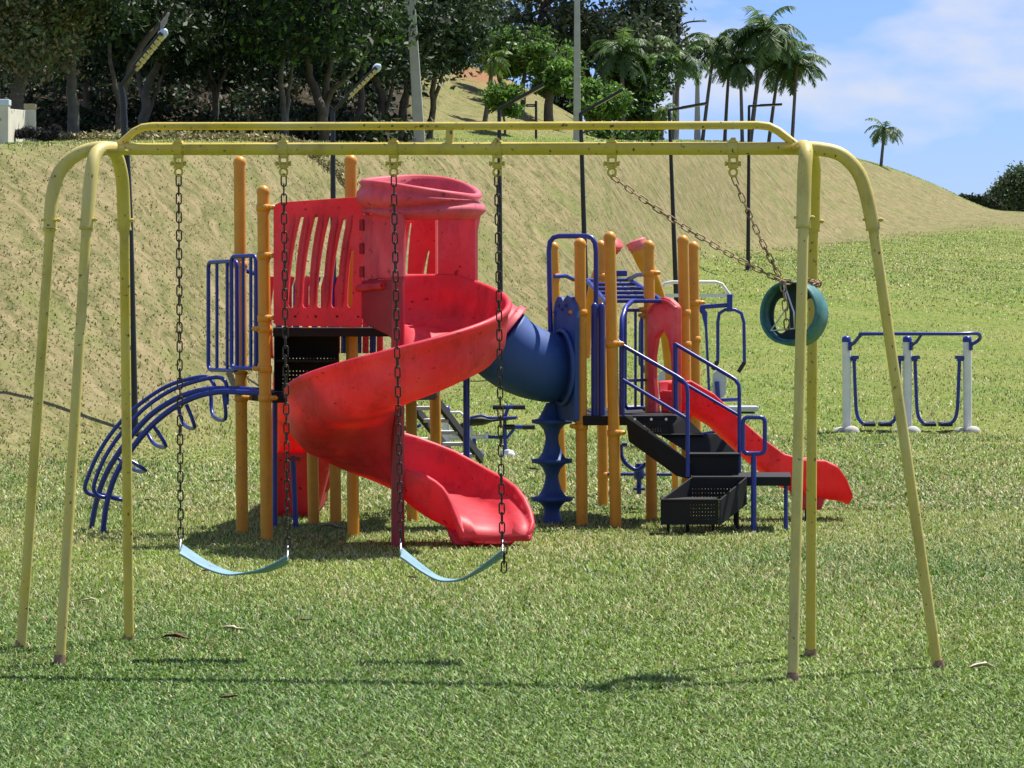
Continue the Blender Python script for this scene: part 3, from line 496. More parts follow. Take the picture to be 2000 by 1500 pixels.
# hood: side walls
def arcwall(a0, a1, r0, z0, z1, name, mt, n=8, c=(CX, CY), th=.03):
    secs = []
    for k in range(n + 1):
        a = R(a0 + (a1 - a0) * k / n); d = Vector((math.cos(a), math.sin(a), 0)); C0 = Vector((*c, 0)); b = .012 * math.sin(math.pi * k / n)
        secs.append([C0 + d * r0 + Vector((0, 0, z0)), C0 + d * (r0 + th) + Vector((0, 0, z0)), C0 + d * (r0 + th + b) + Vector((0, 0, (z0 + z1) / 2)), C0 + d * (r0 + th + .0) + Vector((0, 0, z1 - .12)), C0 + d * (r0 + th + .03) + Vector((0, 0, z1)), C0 + d * r0 + Vector((0, 0, z1)), C0 + d * (r0) + Vector((0, 0, (z0 + z1) / 2))])
    return MB().loft(secs).build(name, M[mt], ss, bevel=.006)
arcwall(70, 46, .775, 1.88, 2.37, 'hood_side', 'pink')
lw = pmap(P(707, 600, 22.30), P(770, 600, 21.80))
Lw = (P(770, 600, 21.80) - P(707, 600, 22.30)).length
MB().plate([[(0, zy(22, 640) + .10), (.10, zy(22, 545)), (Lw, zy(22, 545)), (Lw, 2.38), (0, 2.38)]], .045, lw).build('hood_side', M['pink'], ss, bevel=.015)
MB().plate([[(0, 1.62), (0, zy(22, 545) - .005), (Lw + .06, zy(22, 545) - .005), (Lw + .06, 1.44), (Lw - .10, 1.50), (.15, 1.56), (.05, 1.6)]], .06, lambda u, v, d: lw(u, v, d - .01)).build('mounting_flange', M['redpole'], ss, bevel=.015)
MB().tube([lw(-.02, zy(22, 562), -.02), lw(Lw * .75, zy(22, 558), -.02)], .028, 10).build('mounting_rib', M['red'], ss)
for k in range(3): MB().box(lw(.02, 2.30 - k * .17, -.005), .05, .03, .08, math.atan2(-.5, .27)).build('hinge_tab', M['redpole'], ss, bevel=.004)
# hood canopy ring
hc = Vector(((822 - 1000) / FPX * 22.12, 22.12, 0)); secs = []
for k in range(64):
    a = 2 * math.pi * k / 64; c_, s_ = math.cos(a), math.sin(a)
    dg = math.degrees(a)
    zt = float(np.mean([np.interp((dg + o_) % 360, [0, 45, 90, 135, 180, 225, 270, 315, 360], [2.50, 2.625, 2.68, 2.65, 2.61, 2.60, 2.54, 2.50, 2.50]) for o_ in range(-28, 29, 7)])); z0 = float(np.interp(dg, [0, 90, 180, 210, 235, 270, 360], [2.33, 2.36, 2.37, 2.37, 2.33, 2.315, 2.33]))
    fr_ = float(np.interp(dg, [0, 30, 90, 180, 200, 270, 330, 360], [.72, .5, .4, .2, .14, .42, .76, .72])); z_f = z0 + (zt - z0) * fr_; rx = .39; ry = .40; bu = .055 * (1 - fr_) ; bl = .085 * fr_
    def q(r_, z): return hc + Vector(((rx + r_) * c_, (ry + r_) * s_, z))
    zu = zt - .03
    secs.append([q(0, zt), q(.018, zt + .012), q(.045, zt + .004), q(.05, zt - .02), q(.036, zu - .01), q(.036 + bu * .8, zu + (z_f - zu) * .3), q(.034 + bu, zu + (z_f - zu) * .65), q(.028 + bu * .4, z_f + .012), q(.018, z_f), q(.026 + bl * .7, z_f - (z_f - z0) * .22), q(.028 + bl * .9, z_f - (z_f - z0) * .5), q(.02 + bl * .3, z0 + (z_f - z0) * .2), q(.022, z0 + .008), q(.004, z0), q(-.012, z0 + .01), q(-.012, (z0 + zt) / 2)])
MB().loft(secs, ring=True).build('hood', M['pink'], ss)
m = MB().hexa([P(786, 609, 22.5), P(842, 609, 22.5), P(830, 628, 22.5), P(812, 636, 22.5), P(795, 627, 22.5)], [P(786, 609, 22.53), P(842, 609, 22.53), P(830, 628, 22.53), P(812, 636, 22.53), P(795, 627, 22.53)]); m.build('deck_edge_plate', M['black'], ps)
# --- rear red slide seen under the tower
secs = []
for X, Y, z, wd, hh in ((-1.63, 24.2, 1.04, .42, .16), (-1.66, 24.6, .80, .44, .16), (-1.70, 25.1, .50, .46, .17), (-1.74, 25.6, .30, .48, .18), (-1.78, 26.1, .20, .5, .17), (-1.82, 26.6, .14, .52, .12)):
    secs.append(csec(Vector((X, Y, z)), (1, .1, 0), wd, hh, hh))
rs = MB().loft(secs).build('rear_slide', M['red'], ps)
m = MB().hexa([Vector((-1.98, 25.2, .0)), Vector((-1.60, 25.2, .0)), Vector((-1.62, 26.6, 0)), Vector((-2.0, 26.6, 0))], [Vector((-1.95, 24.9, .55)), Vector((-1.45, 24.9, .55)), Vector((-1.58, 26.6, .12)), Vector((-2.06, 26.6, .12))]); m.build('slide_foot', M['red'], rs, bevel=.05)
MB().lathe((P(622, 900, 25.6).x, 25.6, 0), [(.08, .18), (.13, .3), (.14, .5), (.10, .62)], 14).build('slide_bend', M['red'], rs)
MB().tube([P(572, 890, 23.9), Vector((P(578, 900, 23.9).x, 23.9, -.02))], .022, 10).build('slide_leg', M['blue'], rs)
MB().box(P(575, 896, 23.9), .10, .06, .03).build('leg_bracket', M['redpole'], rs)
for px, Y, y0 in ((537, 23.9, 775), (911, 24.2, 690)): MB().tube([P(px, y0, Y), Vector((P(px, 800, Y).x, Y, -.02))], .026 if px > 900 else .02, 12).build('support_pole', M['blue'], ps)
MB().tube([P(527, 700, 23.6), P(522, 600, 23.6), P(530, 540, 23.6)], .03, 10).build('slat', M['red'], ps); MB().tube([P(509, 750, 23.5), P(508, 560, 23.5), P(500, 535, 23.5), P(478, 528, 23.4)], .018, 10).build('rail', M['blue'], ps)
# --- blue barrier loops at left
def loopbar(name, x0, y0, x1, y1, Ya, Yb, r, rad=.045, bars=(), par=ps, mt='blue'):
    a = P(x0, 600, Ya); b = P(x1, 600, Yb); L = Vector((b.x - a.x, b.y - a.y, 0)).length; f = pmap(a, b)
    zt, z0 = zy((Ya + Yb) / 2, y0), zy((Ya + Yb) / 2, y1); o = MB().tube([f(u, v, 0) for u, v in rloop(0, z0, L, zt, rad)], r, 10, ring=True)
    for bx in bars: u = (bx - x0) / (x1 - x0) * L; o.tube([f(u, z0, 0), f(u, zt, 0)], r * .8, 8)
    return o.build(name, M[mt], par)
loopbar('guard_rail', 407, 511, 463, 723, 23.6, 23.1, .016, bars=(424, 444)); loopbar('guard_rail', 452, 500, 500, 719, 23.0, 22.7, .016, bars=(475, 490))
# --- arched loop climber
cl = None
def rail(pts, Y0, Y1, r, name='climber_rail', par=ps):
    n = len(pts); return MB().tube([P(x, y, Y0 + (Y1 - Y0) * i / (n - 1)) for i, (x, y) in enumerate(pts)], r, 10, sub=5).build(name, M['blue'], par)
near = [(512, 768), (470, 766), (430, 765), (385, 774), (340, 796), (295, 832), (255, 880), (225, 930), (208, 985), (201, 1042)]
far_ = [(505, 762), (450, 759), (400, 761), (350, 776), (300, 806), (262, 845), (228, 890), (203, 935), (187, 985), (178, 1034)]
rail(near, 22.75, 23.25, .022); rail(far_, 23.2, 23.75, .022)
hn_ = [(443, 790), (443, 757), (437, 742), (422, 737), (385, 744), (335, 762), (285, 795), (240, 842), (205, 893), (184, 945), (186, 963), (200, 971), (213, 969)]
hf_ = [(421, 770), (418, 752), (405, 737), (375, 739), (325, 755), (272, 790), (228, 833), (192, 886), (168, 942), (168, 960), (182, 967), (192, 967)]
rail(hn_, 22.9, 23.2, .016, 'climber_handrail'); rail(hf_, 23.3, 23.7, .016, 'climber_handrail')
for a, b, c, d, Yc in (((412, 772), (416, 812), (440, 818), (437, 770), 23.0), ((348, 796), (360, 830), (380, 834), (364, 790), 23.05), ((286, 842), (302, 868), (324, 871), (300, 832), 23.1), ((232, 896), (262, 918), (284, 919), (255, 900), 23.2), ((200, 966), (222, 971), (240, 977), (218, 972), 23.25)):
    MB().tube([P(*a, Yc + .45), P(b[0], b[1], Yc + .35), P(c[0], c[1], Yc + .02), P(*d, Yc)], .015, 8, sub=4).build('climber_rung', M['blue'], ps)
# --- crawl tube
def ringtube(path, rs, name, mt, th=.02, n=28, par=ps, sub=5):
    p = smooth_path([Vector(q) for q in path], sub); m_ = len(p); out = MB(); S1 = []; 
    for i in range(m_):
        d = (p[min(i + 1, m_ - 1)] - p[max(i - 1, 0)]).normalized(); a = d.cross(Vector((0, 0, 1))).normalized(); u = a.cross(d); r_ = rs[0] + (rs[1] - rs[0]) * i / (m_ - 1)
        S1.append([p[i] + (a * math.cos(t_) + u * math.sin(t_)) * r_ for t_ in [2 * math.pi * k / n for k in range(n)]])
    S2 = []
    for i in range(m_ - 1, -1, -1):
        c = p[i]; S2.append([c + (q - c) * (1 - th / (q - c).length) for q in S1[i]])
    out.loft(S1 + S2, ring=True); return out.build(name, M[mt], par)
tb = ringtube([P(974, 668, 24.12), P(1003, 692, 24.14), P(1036, 708, 24.2), P(1066, 716, 24.3), P(1096, 718, 24.42)], (.295, .275), 'crawl_tube', 'bluep')
ringtube([P(890, 606, 24.12), P(930, 634, 24.12), P(971, 664, 24.12)], (.285, .305), 'tube_entry', 'pink', par=tb); ringtube([P(967, 662, 24.12), P(971, 665, 24.12), P(976, 669, 24.12)], (.325, .345), 'tube_collar', 'pink', th=.06, par=tb, sub=2)
# end panel with waved top
Ye = 24.1; ea, eb = P(1078, 600, 24.45), P(1124, 600, 23.95); fe = pmap(ea, eb); Le = (eb - ea).length; k_ = Le / 46
ol = [((x - 1078) * k_, zy(Ye, y)) for x, y in ((1080, 822), (1122, 822), (1123, 620), (1121, 598), (1114, 580), (1107, 576), (1102, 582), (1099, 588), (1095, 580), (1089, 578), (1084, 588), (1081, 602), (1079, 640))]
ep = MB().plate([ol], .04, fe).build('end_panel', M['bluep'], ps, bevel=.008)
m = MB(); hz_ = zy(Ye, 718)
m.tube([fe(Le * .5 + math.cos(a) * Le * .5, hz_ + math.sin(a) * .29, -.02) for a in [2 * math.pi * k / 24 for k in range(24)]], .018, 8, ring=True)
for x, y in ((1092, 597), (1106, 597), (1085, 610), (1113, 612), (1099, 604)): q = fe((x - 1078) * k_, zy(Ye, y), -.006); m.lathe(q, [(.016, 0), (.013, .012)], 8, Vector((-.3, -1, 0)))
m.build('panel_ring', M['bluep'], ep)
# --- pod climber with its arch pole
cc = Vector(((1078 - 1000) / FPX * 24.4, 24.4, 0)); s0 = 6000 / 24.4
pr = []
for i in range(3):
    b = .08 + i * .305; pr += [(.055, b - .04), (.055, b), (.075, b + .07), (.115, b + .115), (.165, b + .122), (.168, b + .155), (.12, b + .16), (.082, b + .20), (.062, b + .25)]
pr = [(.09, -.02), (.085, .02)] + [(r_, z + .03) for r_, z in pr] + [(.07, 1.02)]
pr = [(.085, -.02), (.08, .03), (.06, .08), (.065, .12), (.10, .165), (.162, .178), (.165, .205), (.11, .215), (.075, .27), (.055, .34), (.052, .38), (.07, .43), (.105, .468), (.160, .478), (.163, .506), (.11, .515), (.078, .56), (.056, .63), (.052, .69), (.07, .745), (.105, .782), (.160, .792), (.163, .820), (.11, .83), (.07, .90), (.05, .945), (.045, .955)]
MB().lathe(cc, pr, 24).build('pod_climber', M['bluep'], ps)
ap = [P(1078, 800, 24.4), P(1075, 640, 24.4), P(1072, 490, 24.4), P(1074, 473, 24.4), P(1081, 464, 24.4), P(1092, 461, 24.38), P(1145, 461, 24.2), P(1156, 465, 24.15), P(1162, 475, 24.15), P(1164, 492, 24.15), P(1164, 620, 24.15)]
MB().tube(ap, .020, 12).build('arch_pole', M['blue'], ps)
f = lambda u, v, d: P(1168, v, 24.1) + Vector((u, d, 0))
m = MB(); 
for du in (-.028, .028): m.loft([[Vector((P(1168, 600, 24.1).x + du + .027 * math.cos(a), 24.1 + .03 * math.sin(a), z)) for a in [2 * math.pi * k / 12 for k in range(12)]] for z in (zy(24.1, 815), zy(24.1, 600))]); m.lathe((P(1168, 600, 24.1).x + du, 24.1, zy(24.1, 600)), [(.027, 0), (.024, .02), (.014, .032), (.002, .036)], 12)
m.build('grab_post', M['blue'], ps); MB().box(P(1168, 822, 24.05), .12, .05, .06).build('mount_bracket', M['blue'], ps, bevel=.005)
# --- right deck
slab([P(1139, 820, 24.0), P(1322, 820, 24.05), P(1345, 820, 24.8), P(1180, 820, 26.3), P(1100, 820, 25.6)], zy(24, 831), zy(24, 812))
# red arch panel between posts
ra, rb = P(1271, 600, 24.75), P(1328, 600, 24.5); fr = pmap(ra, rb); Lr = (rb - ra).length; kr = Lr / 57
ol = [((x - 1271) * kr, zy(24.6, y)) for x, y in ((1271, 808), (1270, 612), (1274, 603), (1281, 592), (1291, 583), (1303, 580), (1315, 585), (1324, 593), (1329, 600), (1329, 808), (1316, 808), (1318, 735), (1316, 695), (1311, 665), (1303, 648), (1295, 648), (1287, 662), (1282, 695), (1282, 740), (1286, 790), (1288, 808))]
apn = MB().plate([ol], .06, lambda u, v, d: fr(u, v, d - .04)).build('arch_panel', M['archp'], ps, bevel=.014)
MB().tube([fr((x - 1271) * kr, zy(24.6, y), -.035) for x, y in ((1273, 612), (1281, 600), (1291, 591), (1303, 588), (1315, 593), (1326, 603))], .018, 8, sub=4).build('arch_rim', M['archp'], apn)
# right straight slide
rp = [(1296, 790, 25.0, .04), (1340, 796, 25.0, .17), (1385, 822, 24.98, .17), (1430, 865, 24.95, .17), (1475, 905, 24.92, .17), (1520, 938, 24.9, .17), (1560, 957, 24.88, .2), (1600, 963, 24.86, .22), (1625, 966, 24.85, .18), (1640, 968, 24.84, .1), (1652, 974, 24.84, .0)]
secs = []
for x, y, Y, h in rp: secs.append(csec(P(x, y, Y), (-.12, 1, 0), .40, h + .04 if x > 1300 else .17, h + .04 if x > 1300 else .17))
sl2 = MB().loft(secs).build('straight_slide', M['red'], ps)
MB().hexa([P(1553, 996, 24.72), P(1604, 996, 24.72), P(1612, 970, 24.72), P(1540, 950, 24.72)], [P(1553, 996, 25.05), P(1604, 996, 25.05), P(1612, 970, 25.05), P(1540, 950, 25.05)]).build('slide_foot', M['red'], sl2, bevel=.02)
MB().tube([P(1575, 990, 24.85), Vector((P(1575, 900, 24.85).x, 24.85, -.02))], .015, 8).build('slide_leg', M['blue'], sl2)
MB().hexa([P(1289, 765, 24.72), P(1296, 762, 24.72), P(1326, 764, 24.72), P(1326, 800, 24.72), P(1292, 806, 24.72)], [P(1289, 765, 24.78), P(1296, 762, 24.78), P(1326, 764, 24.78), P(1326, 800, 24.78), P(1292, 806, 24.78)]).build('slide_wing', M['red'], sl2, bevel=.012)
# --- main stairs: wide flight from deck down to landing
def quadslab(pts, off, name, mt='black', bev=.003, par=ps): return MB().hexa(pts, [q + Vector(off) for q in pts]).build(name, M[mt], par, bevel=bev)
quadslab([P(1222, 814, 23.9), P(1232, 812, 23.9), P(1350, 902, 23.55), P(1350, 936, 23.55), P(1322, 930, 23.6), P(1228, 862, 23.9)], (0, .02, 0), 'stringer')
quadslab([P(1318, 812, 24.5), P(1445, 900, 24.1), P(1445, 932, 24.1), P(1318, 840, 24.5)], (0, .02, 0), 'stringer')
st = [((1232, 815), (1318, 815), (1286, 850), (1375, 850), 23.9, 24.5), ((1286, 851), (1375, 851), (1346, 888), (1443, 888), 23.75, 24.3), ((1346, 889), (1443, 889), (1346, 930), (1443, 930), 23.6, 24.12)]
for i, (tl, tr_, bl, br, Yn, Yf) in enumerate(st):
    zt = zy(Yn, bl[1]); 
    # riser plate from tl->tr down to bl->br
    q = [P(tl[0] + 2, tl[1] + 2, Yn + .04), P(tr_[0], tr_[1] + 2, Yn + .10), P(br[0], br[1], Yn + .06), P(bl[0], bl[1], Yn)]
    if i < 2:
        quadslab([P(tl[0] - 2, tl[1] - 4 * i, Yn + .16), P(tr_[0] + 24, tr_[1] - 4 * i, Yn + .16), P(br[0] - 2, br[1] - 3, Yn + .10), P(bl[0], bl[1] - 3, Yn + .08)], (0, .012, 0), 'riser')
        quadslab([P(bl[0], bl[1] - 2, Yn - .02), P(br[0], br[1] - 2, Yn - .02), P(br[0], br[1] + 1, Yn - .02), P(bl[0], bl[1] + 1, Yn - .02)], (0, .14, .0), 'tread')
    else:
        quadslab([P(1346, 890, Yn), P(1443, 890, Yn), P(1443, 928, Yn), P(1346, 928, Yn)], (0, .012, 0), 'riser'); quadslab([P(1344, 886, Yn - .02), P(1446, 886, Yn - .02), P(1446, 890, Yn - .02), P(1344, 890, Yn - .02)], (0, .3, 0), 'tread')
m = MB()
for x, y in ((1240, 819), (1272, 819), (1301, 819)): m.lathe(P(x, y, 23.82), [(.011, 0), (.010, .008)], 8, Vector((0, -1, 0)))
for x, y in ((1365, 939), (1401, 939), (1438, 939)): m.lathe(P(x, y, 23.38), [(.010, 0), (.009, .008)], 8, Vector((0, -1, 0)))
m.build('bolt_head', M['steel'], ps)
perf(P(1270, 830, 23.86), P(1312, 830, 23.86), zy(23.86, 848), zy(23.86, 824), 'perforated_plate', [zy(23.86, y) for y in (834, 838, 842)], [.02 + .02 * k for k in range(8)], .008)
# landing and lower flight
slab([P(1352, 930, 23.4), P(1545, 930, 23.4), P(1543, 930, 24.1), P(1352, 930, 24.1)], zy(23.4, 949), zy(23.4, 931), 'landing')
pa_, pb_ = P(1293, 1000, 23.05), P(1404, 1000, 23.05)
perf(pa_, pb_, zy(23.05, 1025), zy(23.05, 977), 'perforated_riser', [zy(23.05, y) for y in (986, 993, 1000, 1007, 1014)], [.215 + .022 * k for k in range(9)], .0045)
perf(P(1345, 950, 23.37), P(1452, 950, 23.36), zy(23.36, 975), zy(23.36, 934), 'perforated_riser', [zy(23.36, y) for y in (955, 963, 970)], [.03 + .024 * k for k in range(13)], .0045)
quadslab([P(1292, 975, 23.04), P(1404, 975, 23.04), P(1404, 979, 23.04), P(1292, 979, 23.04)], (0, .32, 0), 'tread')
quadslab([P(1293, 976, 23.05), P(1352, 932, 23.38), P(1352, 980, 23.38), P(1293, 1026, 23.05)], (-.012, 0, 0), 'stringer')
quadslab([P(1404, 976, 23.05), P(1456, 932, 23.38), P(1456, 985, 23.38), P(1404, 1026, 23.05)], (.012, 0, 0), 'stringer')
for x, y0, Y, mt in ((1305, 1020, 23.2, 'black'), (1343, 1020, 23.25, 'black'), (1393, 1015, 23.2, 'black'), (1440, 945, 23.5, 'black'), (1535, 946, 23.5, 'blue'), (1436, 940, 24.0, 'black')):
    MB().tube([P(x, y0, Y), Vector((P(x, y0, Y).x, Y, -.02))], .016 if mt == 'blue' else .013, 8).build('stair_leg', M[mt], ps)
hr = .0155
def hrail(pts, name='handrail', r=hr): return MB().tube([P(*p) for p in pts], r, 10).build(name, M['blue'], ps)
hrail([(1206, 665, 23.9), (1217, 675, 23.88), (1322, 735, 23.6), (1334, 743, 23.58), (1341, 753, 23.56), (1343, 768, 23.55), (1343, 932, 23.52)]); hrail([(1217, 742, 23.88), (1342, 818, 23.56)], r=.014); hrail([(1217, 676, 23.9), (1217, 812, 23.92)], r=.014)
hrail([(1319, 672, 24.3), (1426, 735, 24.05), (1437, 742, 24.03), (1443, 752, 24.0), (1444, 768, 24.0), (1444, 930, 23.98)]); hrail([(1322, 740, 24.3), (1444, 812, 24.0)], r=.013); hrail([(1319, 670, 24.3), (1320, 808, 24.3)], r=.02)
m = MB(); a = P(1451, 815, 23.35); b = P(1494, 886, 23.35)
m.tube([Vector((u, 23.35, v)) for u, v in rloop(a.x, b.z, b.x, a.z, .04)], .017, 10, ring=True); m.tube([P(1472, 886, 23.35), P(1472, 896, 23.35), P(1472, 1000, 23.35), Vector((P(1472, 1, 23.35).x, 23.35, -.02))], [.014, .022, .022, .022], 10); m.build('grab_handle', M['blue'], ps)
# --- loop rails, overhead ladder, curved horns behind
loopbar('guard_rail', 1221, 606, 1264, 797, 24.6, 24.9, .014, bars=(1241,)); loopbar('guard_rail', 1254, 612, 1276, 800, 25.2, 25.3, .014)
hrail([(1268, 586, 24.9), (1235, 588, 24.6), (1222, 600, 24.4), (1215, 622, 24.25), (1214, 650, 24.2), (1214, 830, 24.15)], 'entry_pole', .02)
hrail([(1217, 744, 24.4), (1262, 742, 24.8)], 'rail', .012)
hrail([(1147, 548, 27.0), (1185, 592, 24.6)], 'ladder_rail', .02); hrail([(1228, 545, 27.0), (1300, 592, 24.6)], 'ladder_rail', .02)
for i in range(6):
    f_ = i / 5; y = 547 + 41 * f_; Y = 27.0 - 2.4 * f_; hrail([(1147 + 38 * f_, y, Y), (1228 + 70 * f_, y, Y)], 'ladder_rung', .016)
hrail([(1083, 540, 26.5), (1105, 539, 26.6), (1120, 546, 26.8), (1173, 548, 27)], 'ladder_bracket', .018); hrail([(1228, 545, 27), (1245, 537, 26), (1262, 536, 25.2)], 'ladder_bracket', .018)
MB().box(P(1213, 534, 27.1), .11, .05, .05).build('ladder_mount', M['blue'], ps, bevel=.01)
for pts, rr in ((((1320, 962, 28.6), (1312, 800, 28.6), (1303, 680, 28.6), (1292, 600, 28.4), (1276, 548, 28.2), (1258, 512, 28.1), (1245, 480, 28.1)), .045), (((1146, 700, 28.6), (1150, 620, 28.6), (1161, 560, 28.5), (1178, 515, 28.4), (1195, 480, 28.3)), .045)):
    pp = [P(*q) for q in pts]; o = MB().tube(pp, [.03, .08], 12, sub=4).build('curved_pole', M['orange'], ps); d = (pp[-1] - pp[-2]).normalized()
    MB().lathe(pp[-1] - d * .09, [(.055, -.02), (.066, 0), (.060, .008), (.074, .02), (.068, .03), (.084, .05), (.077, .06), (.095, .085), (.088, .095), (.098, .13), (.09, .14), (.02, .15)], 16, d).build('horn_cap', M['archp'], o)
# --- rear balance hoop under the right deck
MB().tube([P(1213, 868, 26.0), P(1214, 890, 26.0), P(1225, 908, 26.0), P(1245, 918, 26.0), P(1262, 905, 26.0)], .018, 8, sub=3).build('rear_hoop', M['blue'], ps); hrail([(1186, 926, 26.4), (1312, 927, 26.4)], 'rear_bar', .014); hrail([(1214, 868, 26.0), (1225, 868, 26.0)], 'rear_hoop', .016)
m = MB(); m.lathe(P(1248, 965, 26.2), [(.02, 0), (.02, .12), (.045, .14), (.045, .2), (.03, .26)], 10); m.box(P(1248, 955, 26.2), .10, .10, .02); m.build('spring_mount', M['blue'], ps)
# black ramp ladder behind spiral slide
rp1, rp2 = P(795, 765, 25.2), P(905, 905, 27.2)
m = MB()
for dx in (-.09, .14): m.hexa([rp1 + Vector((dx, 0, 0)), rp1 + Vector((dx, .06, .07)), rp2 + Vector((dx, .06, .07)), rp2 + Vector((dx, 0, 0))], [q + Vector((.035, 0, 0)) for q in (rp1 + Vector((dx, 0, 0)), rp1 + Vector((dx, .06, .07)), rp2 + Vector((dx, .06, .07)), rp2 + Vector((dx, 0, 0)))])
m.build('ramp_frame', M['black'], ps)
for k in range(6): c = rp1.lerp(rp2, (k + .5) / 6); MB().box(c + Vector((.04, .02, .02)), .21, .22, .03).build('ramp_tread', M['grey'], ps)
# ------------------------------------------------------------ outdoor exercise equipment
def gpoint(px, Y): return ground_pt(px, Y)
YW = 43.6; w0 = gpoint(1773, YW); wk = thing('air_walker', w0, 'white and blue twin air walker exercise frame on the right of the lawn', 'exercise machine')
for px, dy in ((1654, 0), (1773, .0), (1890, .0)):
    b = gpoint(px, YW); t_ = P(px - 1, 664, YW); o = MB().tube([b - Vector((0, 0, .05)), t_], .062, 16).build('post', M['white'], wk)
    MB().lathe(t_, [(.066, -.03), (.067, 0), (.06, .035), (.035, .055), (.003, .062)], 16).build('cap', M['blue'], o)
    m = MB(); m.lathe(b + Vector((.05, -.18, -.03)), [(.115, 0), (.11, .04), (.085, .08), (.04, .105), (.004, .11)], 14); m.build('footing', M['stone'], o)
    m = MB(); m.lathe(b + Vector((-.10, .05, -.03)), [(.11, 0), (.10, .03), (.07, .07), (.004, .085)], 12); m.build('footing', M['stone'], o)
    MB().box(P(px + 6, 676, YW - .06), .05, .06, .12).build('bracket', M['blue'], o)
m = MB(); m.tube([P(1660, 675, YW - .1), P(1670, 668, YW - .2), P(1680, 656, YW - .35), P(1695, 652, YW - .4), P(1860, 652, YW - .4), P(1905, 651, YW - .3), P(1914, 656, YW - .2), P(1912, 664, YW - .1), P(1896, 674, YW - .08)], .026, 8, sub=3); m.tube([P(1780, 675, YW - .1), P(1790, 668, YW - .2), P(1800, 653, YW - .38)], .022, 8); m.build('handlebar', M['blue'], wk)
for x0, x1 in ((1668, 1757), (1787, 1874)):
    for sx, s_ in ((x0, 1), (x1, -1)):
        m = MB(); m.tube([P(sx - 10 * s_, 700, YW), P(sx + 5 * s_, 700, YW)], .04, 10); m.box(P(sx + 2 * s_, 698, YW - .02), .10, .10, .05); m.build('pivot', M['blue'], wk)
        e = P((x0 + x1) / 2 - 4 * s_, 826, YW); MB().tube([P(sx, 700, YW), P(sx + 3 * s_, 780, YW), P(sx + 5 * s_, 805, YW), P(sx + 10 * s_, 820, YW), P(sx + 20 * s_, 827, YW), e], .026, 8, sub=3).build('swing_arm', M['blue'], wk)
        MB().box(P((x0 + x1) / 2 - 16 * s_, 829, YW - .03), .17, .30, .05).build('foot_plate', M['shoe'], wk, bevel=.01)
# seated pull machine behind the right tower
YP = 39.5; c0 = gpoint(1352, YP); pm = thing('pull_down_machine', c0, 'blue and white two seat pull down exercise machine behind the stairs of the play structure', 'exercise machine')
MB().tube([c0 - Vector((0, 0, .05)), P(1352, 560, YP)], .06, 14).build('column', M['white'], pm)
MB().tube([P(1287, 585, YP), P(1290, 566, YP), P(1298, 554, YP), P(1312, 551, YP), P(1398, 551, YP), P(1410, 555, YP), P(1426, 577, YP)], .022, 8).build('top_hoop', M['white'], pm)
MB().box(P(1358, 577, YP), 1.0, .04, .045).build('cross_beam', M['white'], pm)
for s_ in (-1, 1):
    X = lambda x: 1352 + s_ * (x - 1352)
    m = MB(); m.box(P(X(1425), 592, YP), .07, .07, .22); m.tube([P(X(1367), 600, YP), P(X(1420), 596, YP)], .03, 8); m.build('pull_arm', M['blue'], pm, bevel=.005)
    m = MB(); m.tube([P(X(1393), 720, YP), P(X(1402), 705, YP), P(X(1402), 630, YP), P(X(1405), 612, YP), P(X(1416), 605, YP), P(X(1436), 605, YP), P(X(1448), 612, YP), P(X(1453), 630, YP), P(X(1454), 708, YP), P(X(1443), 727, YP)], .022, 8); h_ = m.build('handle_bar', M['blue'], pm)
    for a_, b_ in (((1402, 706), (1392, 722)), ((1454, 708), (1442, 727))): MB().tube([P(X(a_[0]), a_[1], YP), P(X(b_[0]), b_[1], YP)], .027, 8).build('grip', M['shoe'], h_)
    MB().tube([P(X(1366), 600, YP), P(X(1376), 612, YP), P(X(1379), 640, YP), P(X(1386), 785, YP)], [.04, .04, .018, .018], 8).build('linkage', M['blue'], pm)
    m = MB(); m.plate([rloop(-.085, 0, .085, .36, .08)], .05, lambda u, v, d: P(X(1405), 778, YP - .1) + Vector((u, d, v))); bkk = m.build('backrest', M['grey'], pm, bevel=.01)
    MB().tube([P(X(1400), 745, YP - .12), P(X(1403), 785, YP - .12)], .03, 8).build('backrest_post', M['blue'], bkk)
    MB().tube([P(1352, 800, YP), P(X(1392), 800, YP), P(X(1398), 782, YP), P(X(1443), 780, YP)], .024, 8).build('seat_tube', M['blue'], pm)
    MB().box(P(X(1450), 798, YP - .1), .40, .34, .07).build('seat', M['grey'], pm, bevel=.02); MB().box(P(X(1450), 806, YP - .1), .30, .26, .02).build('seat_base', M['shoe'], pm)
    MB().tube([P(1352, 850, YP), P(X(1420), 840, YP), P(X(1440), 806, YP - .1)], .02, 8).build('seat_leg', M['blue'], pm)
